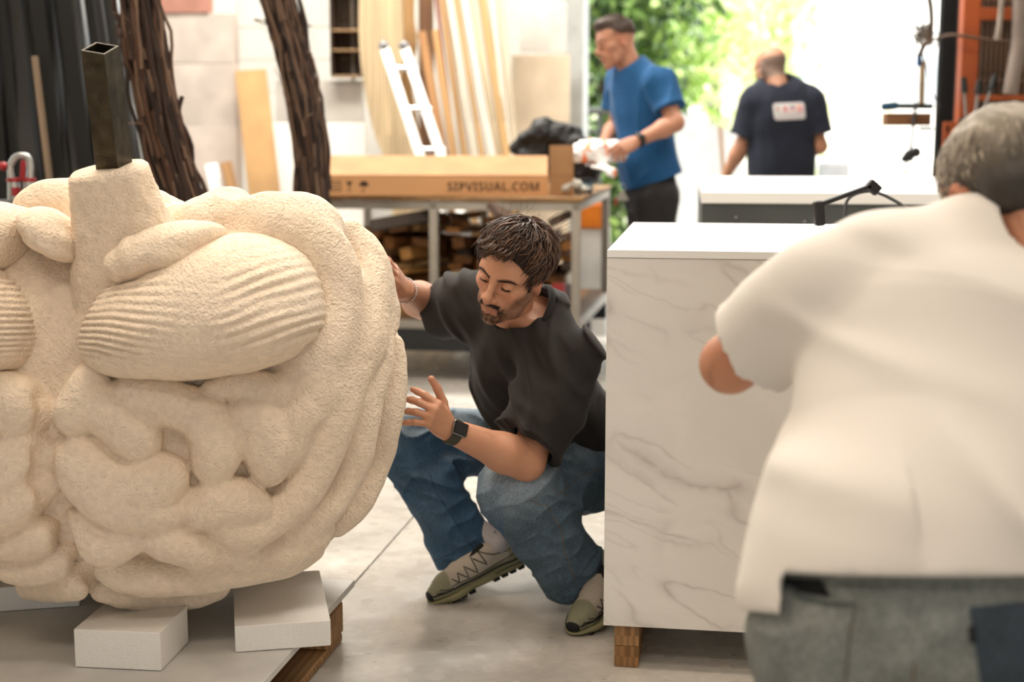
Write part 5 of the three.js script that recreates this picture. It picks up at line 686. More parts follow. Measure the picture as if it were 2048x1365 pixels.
  locks({ seed: 12, tones, count: 3000, seg: 10, width: 0.002, curl: 0.45, waves: 6.8, thick: (p) => (p.y > 0.06 ? 0.27 : p.y > 0.0 ? 0.14 : 0.07), length: (p) => (p.y > 0.07 ? (p.z > 0.015 ? 0.042 : 0.08) : p.y > 0.03 ? 0.06 : 0.03), lift: (p) => 0.3, grow: (p) => !(p.x > 0.036 && p.z > 0.03 && p.y < 0.098) && (p.z < 0.045 || p.y > 0.08) && p.y > -0.045 && !(p.y < 0.02 && p.z > 0.012) && !(Math.abs(p.x) > 0.06 && p.y < 0.015 && p.z > -0.04 && p.z < 0.01) && !(p.z > 0.0 && p.y < 0.03), flow: swirl }).forEach((g, i) => mesh('hair_locks', put(g, HM).translate(-who.position.x, -who.position.y, -who.position.z), tones[i], hair).userData.kind = 'stuff');
  const ft = tubes(), fringe = [[-0.02, 0.09, 0.082], [-0.03, 0.088, 0.078], [-0.012, 0.092, 0.083], [0.004, 0.092, 0.083], [-0.04, 0.084, 0.07], [0.014, 0.09, 0.082], [0.026, 0.088, 0.078], [-0.026, 0.09, 0.08]]; fringe.forEach(([x, y, z], i) => { for (let k = 0; k < 6; k++) { const q = [], n = 10, a = r() * 2; for (let j = 0; j <= n; j++) { const t = j / n; q.push(V(x + (r() - 0.5) * 0.004 + 0.012 * Math.sin(a + t * 4) * t - 0.012 * t, y + 0.012 - (i < 3 ? 0.046 : 0.018) * t * t - 0.002 * t, z + 0.022 * Math.sin(t * 2.6) + 0.003 * r())); } polyTube(ft, q, (u) => 0.0016 * (1 - 0.8 * u), 4); } });
  for (let k = 0; k < 70; k++) { const a = r() * 6.28, p = V(Math.cos(a) * 0.08, 0.07 + 0.05 * r(), -0.014 + Math.sin(a) * 0.1), q = p.clone().multiplyScalar(1.12 + 0.1 * r()).add(V((r() - 0.5) * 0.03, 0.01 * r(), (r() - 0.5) * 0.03)); polyTube(ft, [p, mid(p, q, 0.5).add(V((r() - 0.5) * 0.012, 0.006, 0)), q], () => 0.0004, 3); }
  mesh('fringe', rel(put(tubesGeo(ft), HM), who), tones[1], hair).userData.kind = 'stuff';
  // dark oversized t-shirt
  const ts = new Field(), slL = mid(J.shL, J.elL, 0.80), slR = mid(J.shR, J.elR, 0.5), wide = J.shL.clone().sub(J.shR).normalize();
  ts.flat(at(1062, 662, 3.74), 0.116, at(1058, 752, 3.82), 0.158, wide, 1.25, 0.04).flat(at(1058, 752, 3.82), 0.156, at(1108, 862, 3.93), 0.168, wide, 1.12, 0.05).cone(at(1108, 862, 3.93), 0.155, at(1160, 905, 4.0), 0.165, 0.05).cone(at(1010, 740, 3.75), 0.06, at(1030, 835, 3.8), 0.055, 0.06);
  const low = J.neck.clone().lerp(J.chest, 0.34); ts.cone(low, 0.072, J.shL, 0.08, 0.05).cone(low, 0.072, J.shR, 0.075, 0.05).cone(low, 0.075, J.chest, 0.12, 0.05);
  const nb = V(0, -0.105, -0.03).applyMatrix4(HM); 
  const endL = slL.clone().lerp(at(1068, 890, 3.52), 0.4), nL = J.elL.clone().sub(J.shL).normalize(), nR = J.elR.clone().sub(J.shR).normalize(); nL.add(camDir([-0.25, 0.1, 0])).normalize();
  ts.cone(J.shL, 0.072, mid(J.shL, endL, 0.5), 0.08, 0.07).sleeve(J.shL, 0.078, endL, 0.09, nL, 0.012, 0.02).cone(J.shR, 0.074, mid(J.shR, slR, 0.4), 0.075, 0.035).sleeve(J.shR, 0.072, slR.clone().add(V(-0.015, -0.02, 0)), 0.08, nR, 0.012, 0.02);
  ts.cone(J.neck.clone().lerp(nb, -0.15), 0.062, nb.clone().lerp(J.neck, -0.3), 0.084, 0.006, true);
  const ax1 = camDir([0.55, -0.83, 0]).normalize(), ax2 = camDir([0.83, 0.55, 0.2]).normalize(), ax3 = camDir([0.1, -0.99, 0]).normalize(), ax4 = camDir([0.97, 0.1, 0.2]).normalize();
  ts.extra = (x, y, z) => { const u = x * ax1.x + y * ax1.y + z * ax1.z, v = x * ax2.x + y * ax2.y + z * ax2.z, u2 = x * ax3.x + y * ax3.y + z * ax3.z, v2 = x * ax4.x + y * ax4.y + z * ax4.z; const a = noise(u * 5, v * 15 + 0.6 * noise(u * 6, v * 6, 1.5), 3.5), b = noise(u2 * 3.5, v2 * 12 + 0.7 * noise(u2 * 7, v2 * 5, 9.5), 12.5), e = noise(u * 9, v * 26, 31.5); return -0.013 * Math.exp(-a * a / 0.05) - 0.012 * Math.exp(-b * b / 0.05) - 0.004 * Math.exp(-e * e / 0.06) + 0.002 * noise(x * 22, y * 22, z * 22); }; ts.pad = 0.03;
  const TB = new THREE.Box3().setFromPoints([J.shL, J.shR, J.hipC, J.elL, J.chest]).expandByScalar(0.24);
  const tee = mesh('t_shirt', rel(uvBox(net(ts, TB.min, TB.max, 0.0055)), who), fabric(0x211d1b), who);
  const ring = []; for (let i = 0; i <= 40; i++) { const a = i / 40 * 6.2832, ny = J.neck.clone().sub(nb).normalize(), e1 = wide.clone().addScaledVector(ny, -wide.dot(ny)).normalize(), e2 = ny.clone().cross(e1); ring.push(nb.clone().lerp(J.neck, 1.14).addScaledVector(e1, 0.072 * Math.cos(a)).addScaledVector(e2, 0.072 * Math.sin(a)).add(V(0, 0.004, 0))); } const rt = tubes(); polyTube(rt, ring, () => 0.009, 8); mesh('collar', rel(tubesGeo(rt), who), fabric(0x1d1a18), tee);
  // jeans
  const je = new Field(), hemR = at(936, 1106, 3.86), hemL = at(1160, 1160, 3.67); je.ell(J.hipC.clone().add(V(0.0, 0, 0)), [0.175, 0.15, 0.16], 0.06).cone(J.hipC, 0.12, J.hipR, 0.115, 0.06).cone(J.hipC, 0.12, J.hipL, 0.115, 0.06).cone(J.hipR, 0.112, J.knR, 0.078, 0.04).cone(J.hipL, 0.115, J.knL.clone().add(V(0, 0, -0.01)), 0.086, 0.04).cone(J.knR, 0.078, mid(J.knR, hemR, 0.45), 0.07, 0.05).cone(mid(J.knR, hemR, 0.45), 0.07, hemR, 0.092, 0.04).cone(J.knL, 0.088, mid(J.knL, hemL, 0.4), 0.084, 0.05).cone(mid(J.knL, hemL, 0.4), 0.084, hemL, 0.09, 0.04);
  const cutLeg = (a, b, r0) => { const n = b.clone().sub(a).normalize(); je.push((x, y, z) => { const dx = x - b.x, dy = y - b.y, dz = z - b.z; return Math.max(-(dx * n.x + dy * n.y + dz * n.z), Math.hypot(dx, dy, dz) - 0.17); }, 0.003, true); je.cone(b.clone().addScaledVector(n, -0.09), r0 - 0.02, b.clone().addScaledVector(n, 0.03), r0 - 0.007, 0.006, true); };
  cutLeg(J.knR, hemR, 0.092); cutLeg(J.knL, hemL, 0.09);
  const bend = (x, y, z, k, s) => { const d = Math.hypot(x - k.x, y - k.y, z - k.z); return smooth(0.22, 0.06, d) * s; };
  const kb = J.knL.clone().add(V(0.07, 0.02, -0.06)), kc = J.knR.clone().add(V(0.09, -0.03, 0.03));
  je.extra = (x, y, z) => { const a = 1 - Math.abs(noise(x * 9 + y * 7, y * 16 - x * 9, z * 8)), b = 1 - Math.abs(noise(x * 5 + 0.5 * noise(y * 14, z * 14, 2.5), y * 24 + x * 10, z * 10 + 5)), c = bend(x, y, z, kb, 1) + bend(x, y, z, kc, 1); return -0.01 * a ** 4 - 0.02 * b ** 3 * c + 0.0015 * noise(x * 30, y * 30, z * 30); }; je.pad = 0.03;
  const JB = new THREE.Box3().setFromPoints([J.hipC, J.hipL, J.hipR, J.knL, J.knR, hemL, hemR]).expandByScalar(0.2);
  const wearAndLight = (x, y, z, nx, ny) => { const k1 = smooth(0.16, 0.03, Math.hypot(x - J.knL.x + 0.02, y - J.knL.y - 0.05, z - J.knL.z - 0.06)), t1 = smooth(0.1, 0.9, ny) * smooth(0.3, 0.5, y), t = clamp(0.7 * k1 + 0.75 * t1 + 0.12 * noise(x * 9, y * 9, z * 9)); const m = 0.9 + 0.12 * noise(x * 25, y * 25, z * 25), sd = x > -0.02 ? 1 : 0; return [lerp(lerp(0.055, 0.11, sd), 0.42, t) * m, lerp(lerp(0.14, 0.18, sd), 0.53, t) * m, lerp(lerp(0.255, 0.245, sd), 0.62, t) * m]; };  // worn knee and thigh, plus light painted onto upward faces; legs differ in base
  const jeans = mesh('jeans', rel(uvBox(net(je, JB.min, JB.max, 0.0055, wearAndLight)), who), denimMat, who);
  const seam = (pts, z0, z1, name = 'seam', rr = 0.0011, hex = '#8b7355') => { const o = tubes(); polyTube(o, hitLine(je, pts, z0, z1, 0.0), () => rr, 5); mesh(name, rel(tubesGeo(o), who), paint(hex, 0.8), jeans); };
  seam([[858, 945], [872, 985], [905, 1035], [932, 1080], [948, 1098]], 3.4, 4.2, 'seam', 0.0016, '#35506e'); seam([[1098, 1012], [1106, 1035], [1124, 1060], [1126, 1095], [1138, 1130], [1152, 1160]], 3.2, 3.9); seam([[1060, 1000], [1080, 1010], [1098, 1012]], 3.2, 3.9); seam([[1108, 1000], [1150, 960], [1180, 945], [1205, 935]], 3.2, 4.0, 'seam', 0.001); seam([[845, 925], [900, 908], [950, 915], [1000, 930]], 3.4, 4.2, 'seam', 0.0012, '#4d6680');
  seam([[868, 1122], [905, 1106], [950, 1084], [990, 1064]], 3.4, 4.2, 'hem', 0.0018, '#3d5570'); seam([[1112, 1190], [1140, 1172], [1170, 1138], [1195, 1104]], 3.2, 3.9, 'hem', 0.0016, '#4a5a68');
  // socks
  const sock = (a, b) => { const o = new Field(); o.cone(a, 0.043, b, 0.04, 0.01); const bx = new THREE.Box3().setFromPoints([a, b]).expandByScalar(0.07); mesh('sock', rel(uvBox(net(o, bx.min, bx.max, 0.005)), who), paint('#cfc9cb', 0.95), who); };
  // shoes, in their own axes: x to the toe, y up, z across
  function shoe(M, mir) {
    const o = new THREE.Group(); o.name = 'shoe'; who.add(o); const Mi = M.clone(); Mi.elements[12] -= who.position.x; Mi.elements[13] -= who.position.y; Mi.elements[14] -= who.position.z; o.applyMatrix4(Mi);
    const S = (x, y, z) => V(x, y, z * mir), up = new Field(), zx = V(0, 0, 1);
    up.flat(S(0.04, 0.05, 0), 0.036, S(0.05, 0.085, 0), 0.033, zx, 1.0, 0.02).cone(S(0.045, 0.045, 0), 0.034, S(0.13, 0.048, 0.002), 0.038, 0.03).cone(S(0.10, 0.075, 0), 0.034, S(0.17, 0.05, 0.004), 0.036, 0.03).cone(S(0.17, 0.045, 0.004), 0.038, S(0.232, 0.034, 0.0), 0.036, 0.03).cone(S(0.232, 0.034, 0), 0.036, S(0.268, 0.03, -0.006), 0.026, 0.02);
    up.ell(S(0.062, 0.125, 0), [0.036, 0.04, 0.027], 0.008, null, true).plane(S(0, 0.022, 0), V(0, -1, 0), 0.004);
    const bx = [V(-0.02, 0, -0.06), V(0.31, 0.15, 0.06)], mix = (a, b, t) => a.map((q, i) => lerp(q, b[i], t)), beige = [0.50, 0.44, 0.36], olive = [0.27, 0.26, 0.17];
    mesh('upper', uvBox(net(up, ...bx, 0.003, (x, y, z, nx, ny, nz) => { let t = smooth(0.055, 0.045, x + 0.4 * (y - 0.05)) * smooth(0.1, 0.088, y); t = Math.max(t, smooth(0.052 - 0.1 * Math.max(0, x - 0.1), 0.046 - 0.1 * Math.max(0, x - 0.1), y) * (x < 0.26 ? 1 : 1), smooth(0.238, 0.248, x + 0.25 * y)); const n = 0.94 + 0.08 * noise(x * 300, y * 300, z * 300); return mix(beige, olive, t).map((q) => q * n); })), std({ color: 0xffffff, vertexColors: true, roughness: 0.8, bumpMap: T.knit, bumpScale: 0.0005 }), o);
    const sl = new Field(); sl.flat(S(0.03, 0.02, 0), 0.041, S(0.13, 0.018, 0.002), 0.036, zx, 1.6, 0.02).flat(S(0.13, 0.018, 0.002), 0.036, S(0.225, 0.017, 0), 0.046, zx, 2.0, 0.02).flat(S(0.225, 0.017, 0), 0.046, S(0.27, 0.02, -0.006), 0.03, zx, 1.8, 0.02); sl.plane(S(0, 0.037, 0), V(0.06, 1, 0), 0.004).plane(S(0, 0.004, 0), V(0, -1, 0), 0.004);
    mesh('midsole', uvBox(net(sl, ...bx, 0.003)), std({ color: 0x8f8a66, roughness: 0.7, bumpMap: T.grain, bumpScale: 0.0004 }), o);
    const lug = []; for (let i = 0; i < 10; i++) { if (i > 3 && i < 6) continue; for (const s of [-1, 1]) lug.push(boxAt(rbox(0.02, 0.012, 0.03, 0.003), 0.018 + i * 0.0265, 0.003, s * (0.02 + (i > 5 && i < 9 ? 0.006 : 0)))); } mesh('outsole', join(lug), paint('#16161a', 0.8), o);
    const proj = (f0, x, y, lift, sgn) => { let z = 0.07 * sgn; for (let k = 0; k < 40; k++) { const d = run(f0.ops, x, y, z) - lift; if (Math.abs(d) < 0.0003) break; z -= sgn * Math.max(d, 0.0002) * 0.8; if (z * sgn < 0) break; } return V(x, y, z); };
    const line = tubes(), str = (f0, pts, rr, sgn) => { const q = []; for (let i = 0; i + 1 < pts.length; i++) for (let k = 0; k < 5; k++) q.push(proj(f0, lerp(pts[i][0], pts[i + 1][0], k / 5), lerp(pts[i][1], pts[i + 1][1], k / 5), 0.0006, sgn)); q.push(proj(f0, ...pts.at(-1), 0.0006, sgn)); polyTube(line, q, () => rr, 5); };
    for (const g of [-1, 1]) {
      str(up, [[0.0, 0.034], [0.06, 0.038], [0.12, 0.037], [0.2, 0.036], [0.285, 0.034]], 0.0026, g); str(up, [[0.02, 0.058], [0.06, 0.052], [0.11, 0.046], [0.17, 0.044], [0.23, 0.045]], 0.0012, g);
      str(up, [[0.125, 0.1], [0.115, 0.06], [0.15, 0.092], [0.148, 0.05], [0.178, 0.08], [0.176, 0.047], [0.2, 0.07], [0.205, 0.046], [0.222, 0.062]], 0.0015, g); str(up, [[0.02, 0.085], [0.045, 0.07], [0.09, 0.078], [0.125, 0.1]], 0.0013, g); str(up, [[0.03, 0.1], [0.018, 0.075], [0.012, 0.05]], 0.001, g);
      str(up, [[0.262, 0.046], [0.245, 0.04], [0.225, 0.04]], 0.0012, g); str(up, [[0.275, 0.04], [0.25, 0.036], [0.23, 0.036]], 0.0012, g); str(sl, [[0.0, 0.02], [0.05, 0.024], [0.1, 0.022]], 0.0012, g);
    }
    for (let i = 0; i < 5; i++) { const x = 0.13 + i * 0.02; polyTube(line, [-1, -0.5, 0, 0.5, 1].map((k) => V(x + 0.008 * k, 0.101 - i * 0.0095 - 0.008 * k * k + 0.003, 0.024 * k)), () => 0.0022, 5); }
    polyTube(line, [V(0.006, 0.1, 0), V(-0.004, 0.118, 0), V(0.008, 0.122, 0), V(0.02, 0.112, 0)], () => 0.0035, 6); const rim = []; for (let i = 0; i <= 28; i++) { const a = i / 28 * 6.2832; rim.push(V(0.062 + 0.038 * Math.cos(a), 0.1 + 0.012 * Math.cos(2 * a) - 0.004 * Math.cos(a), 0.029 * Math.sin(a))); } polyTube(line, rim, () => 0.003, 6);
    mesh('laces_and_trim', tubesGeo(line), paint('#121214', 0.7), o);
    mesh('tongue', boxAt(rbox(0.075, 0.012, 0.042, 0.005), 0.135, 0.094, 0, 0, 0, -0.42), paint('#131316', 0.8), o); mesh('toe_cap', boxAt(new THREE.SphereGeometry(0.02, 16, 10).scale(0.5, 0.8, 1), 0.287, 0.03, -0.006 * mir), paint('#141416', 0.8), o);
    return o;
  }
  const gR = onPlane(900, 1195, 0.004), hR = at(1060, 1118, 3.86), fx = gR.clone().sub(hR); fx.normalize(); const zc = V(0, 1, 0).cross(fx).negate().normalize(), uy = zc.clone().negate().cross(fx).negate().normalize(); const upR = fx.clone().cross(zc).normalize(); if (upR.y < 0) upR.negate(); const zzR = fx.clone().cross(upR).normalize();
  const oR = gR.clone().addScaledVector(fx, -0.232).addScaledVector(upR, 0.0); shoe(basis(fx, upR, zzR).setPosition(oR), 1);
  const gL = onPlane(1168, 1258, 0.004), hL = at(1262, 1150, 3.76), fl = gL.clone().sub(hL).normalize(), zl = V(0, 1, 0).cross(fl).negate().normalize(), upL = fl.clone().cross(zl).normalize(); if (upL.y < 0) upL.negate(); shoe(basis(fl, upL, fl.clone().cross(upL).normalize()).setPosition(gL.clone().addScaledVector(fl, -0.24)), -1);
  sock(J.anR.clone().lerp(J.knR, 0.15), oR.clone().addScaledVector(fx, 0.06).addScaledVector(upR, 0.08)); sock(J.anL.clone().lerp(J.knL, 0.2), gL.clone().addScaledVector(fl, -0.18).addScaledVector(upL, 0.08));
  // loop tag on the left shoe's tongue, with coloured squares
  // watch and bracelet
  const wa = thing('wrist_watch', 'black square watch with an olive band on the wrist of the crouching person', 'watch', J.wrL.clone()), wt = new THREE.Group(), fa = J.elL.clone().sub(J.wrL).normalize(), wn = camDir([0.42, 0.3, 0.86]); wn.addScaledVector(fa, -wn.dot(fa)).normalize(); wa.setRotationFromMatrix(basis(wn.clone().cross(fa).normalize().negate().cross(wn).length() ? fa.clone().cross(wn).negate().normalize() : fa, fa, wn)); wa.setRotationFromMatrix(basis(fa.clone().cross(wn).normalize(), fa, wn));
  const wc = 0.012; mesh('case', boxAt(new RoundedBoxGeometry(0.036, 0.042, 0.011, 4, 0.005), 0, wc, 0.033), std({ color: 0x8e9092, metalness: 0.9, roughness: 0.3 }), wa); mesh('screen', boxAt(new RoundedBoxGeometry(0.033, 0.039, 0.006, 4, 0.003), 0, wc, 0.0375), std({ color: 0x08080a, roughness: 0.08 }), wa);
  const bg = new THREE.TorusGeometry(0.0312, 0.0035, 10, 48).scale(1, 1, 4.2).rotateX(Math.PI / 2).translate(0, wc, 0); mesh('band', bg, paint('#4c4a3e', 0.75), wa); for (let k = 0; k < 6; k++) { const a = 0.55 + k * 0.16; mesh('band_hole', boxAt(new THREE.SphereGeometry(0.0028, 8, 6), -Math.cos(a - 1.4) * 0.0338, wc + (k % 2 ? 0.004 : -0.004), 0.0338 * Math.sin(a - 1.4)), paint('#151512', 0.9), wa); }
  const br = thing('bracelet', 'thin silver chain bracelet on the wrist resting on the sculpture', 'bracelet', J.wrR.clone()), fb = J.elR.clone().sub(J.wrR).normalize(), b1 = V(0, 1, 0).addScaledVector(fb, -fb.y).normalize(), b2 = fb.clone().cross(b1), links = []; for (let k = 0; k < 34; k++) { const a = k / 34 * 6.2832, p = b1.clone().multiplyScalar(Math.cos(a) * 0.033).addScaledVector(b2, Math.sin(a) * 0.033).addScaledVector(fb, 0.004 - 0.006 * Math.cos(a)); links.push(boxAt(new THREE.SphereGeometry(0.0026, 8, 6), p.x, p.y, p.z)); } mesh('chain', join(links), std({ color: 0xcfcfd2, metalness: 1, roughness: 0.25 }), br);
  globalThis.__crouch = null;
}
// ---------- the three other people ----------
const axes = (l, f) => { const F = camDir(f).normalize(), L = camDir(l), Lx = L.addScaledVector(F, -L.dot(F)).normalize(); return [Lx, F.clone().cross(Lx).normalize(), F]; };
function simplePerson(o) {
  const { J, HM, base } = o, who = person(o.label, V(J.hipC.x, 0, J.hipC.z)), f = bodyField(J, o.scale || 1), mid = (a, b, t) => a.clone().lerp(b, t), HO = V(0, 0, 0).applyMatrix4(HM), U = V(0, 1, 0).transformDirection(HM);
  f.cone(J.neck, 0.057, V(0, -0.1, -0.035).applyMatrix4(HM), 0.056, 0.03);
  f.push((x, y, z) => Math.max(-(0.115 + (x - HO.x) * U.x + (y - HO.y) * U.y + (z - HO.z) * U.z), Math.hypot(x - HO.x, y - HO.y, z - HO.z) - 0.24), 0.002, true);
  const hands = ['L', 'R'].map((q) => { const w = J['wr' + q], y = w.clone().sub(J['el' + q]).normalize().add(camDir(o.handBend?.[q] || [0, 0, 0])).normalize(), b = camDir(o.back[q]), z = b.addScaledVector(y, -b.dot(y)).normalize(), x = y.clone().cross(z); if (q === 'R') { /* thumb to the other side */ } f.push((X, Y, Z) => Math.hypot(X - w.x - y.x * 0.12, Y - w.y - y.y * 0.12, Z - w.z - y.z * 0.12) - 0.115, 0.002, true); const c = o.curl?.[q] ?? 0.6; return put(net(handField({ side: q === 'L' ? 1 : -1, curl: [0, 0.08, 0.14, 0.18].map((k) => [c + k, c + k * 0.7, c * 0.6]), thumb: [[0.016, 0.03, -0.014], [0.006, 0.032, -0.014], [-0.004, 0.026, -0.008]] }), ...HANDBOX, 0.0045, handSkin(base)), frame(w, x, y, z)); });
  const skinC = (x, y, z) => { const n = noise(x * 50, y * 50, z * 50), w = 0.3 + 0.3 * n; return [base[0], base[1] * (1 - 0.12 * w), base[2] * (1 - 0.16 * w)]; }, B = new THREE.Box3().setFromPoints(Object.values(J)).expandByScalar(0.2);
  mesh('body', rel(withUv(joinSkin([net(f, B.min, B.max, o.cell || 0.012, skinC), put(net(headField({ neck: 0.058 }), ...HEADBOX, 0.0032, headSkin(base, o.head || {})), HM), ...hands])), who), skinMat, who);
  for (const s of [-1, 1]) mesh('eye', put(new THREE.SphereGeometry(0.0122, 16, 12).translate(s * 0.032, -0.002, 0.0768), HM).translate(-who.position.x, 0, -who.position.z), std({ color: 0x2a1a12, roughness: 0.2 }), who);
  return { who, mid, garment: (name, g, cell, mat, parent, color) => { const b = new THREE.Box3().setFromPoints(g.pts).expandByScalar(g.grow || 0.24); return mesh(name, rel(uvBox(net(g, b.min, b.max, cell, color)), who), mat, parent || who); }, shoes: (toeDir) => ['L', 'R'].forEach((q) => { const s = new Field(), a = J['an' + q], h = V(a.x, 0.045, a.z), t = h.clone().addScaledVector(toeDir, 0.19); t.y = 0.035; s.cone(h.clone().addScaledVector(toeDir, -0.04), 0.042, t, 0.036, 0.03).cone(h, 0.04, a, 0.046, 0.03).plane(V(0, 0.003, 0), V(0, -1, 0), 0.003); const b = new THREE.Box3().setFromPoints([a, t, h]).expandByScalar(0.1); mesh('shoe', rel(uvBox(net(s, b.min, b.max, 0.008)), who), paint('#2b2a2a', 0.7), who); }) };
}
function shirt(J, o) {   // a short-sleeved shirt over the trunk
  const f = new Field(), wide = J.shL.clone().sub(J.shR).normalize(), mid = (a, b, t) => a.clone().lerp(b, t), wh = J.hipL.clone().sub(J.hipR).normalize();
  f.flat(mid(J.neck, J.chest, 0.55), o.r[0], J.chest, o.r[1], wide, o.sq, 0.05).flat(J.chest, o.r[1], J.waist, o.r[2], wide.clone().add(wh).normalize(), o.sq, 0.06).flat(J.waist, o.r[2], o.hem, o.r[3], wh, o.sq, 0.06);
  for (const q of ['L', 'R']) { const sh = J['sh' + q], el = J['el' + q]; f.cone(mid(J.neck, J.chest, 0.12), o.yoke || 0.06, sh, o.sl * 0.86, 0.05).cone(J.chest, 0.1, sh, o.sl * 0.8, 0.06).cone(sh, o.sl * 0.9, mid(sh, el, o.sleeve[q] * 0.5), o.sl * 0.9, 0.035).sleeve(sh, o.sl * 0.9, mid(sh, el, o.sleeve[q]), o.sl, el.clone().sub(sh).normalize(), 0.016, 0.02); }
  f.cone(mid(J.neck, o.chin, 0.1), 0.064, o.chin, 0.085, 0.006, true);
  const dn = o.hem.clone().sub(J.waist).normalize(); f.push((x, y, z) => -((x - o.hem.x) * dn.x + (y - o.hem.y) * dn.y + (z - o.hem.z) * dn.z), 0.004, true);
  const A = o.fold || 0.009; f.extra = (x, y, z) => { const a = 1 - Math.abs(noise(x * 9 + y * 3, y * 4 - x * 4, z * 7 + 2)), b = 1 - Math.abs(noise(x * 12, y * 3, z * 10 + 8)); return -A * a ** 3 - A * b ** 3; }; f.pad = 0.03;
  f.pts = [J.shL, J.shR, J.hipC, J.elL, J.elR, o.hem, J.neck]; f.grow = 0.26; return f;
}
function trousers(J, r, cut = 0.07) { const f = new Field(); f.flat(J.waist.clone().lerp(J.hipC, 0.45), r[0], J.hipC, r[0] * 1.04, J.hipL.clone().sub(J.hipR).normalize(), 1.35, 0.05); for (const q of ['L', 'R']) { const h = J['hip' + q], k = J['kn' + q], a = J['an' + q].clone(); a.y = cut; f.cone(J.hipC, r[0] * 0.72, h, r[1], 0.05).cone(h, r[1], k, r[2], 0.04).cone(k, r[2], a, r[3], 0.04); f.plane(V(0, cut, 0), V(0, -1, 0)); } const w = J.waist.clone().lerp(J.hipC, 0.35); f.plane(w, w.clone().sub(J.hipC)); f.extra = (x, y, z) => { const a = 1 - Math.abs(noise(x * 10, y * 9 - x * 5, z * 9)); return -0.01 * a ** 4; }; f.pad = 0.02; f.pts = [J.hipC, J.waist, J.knL, J.knR, J.anL, J.anR]; f.grow = 0.22; return f; }
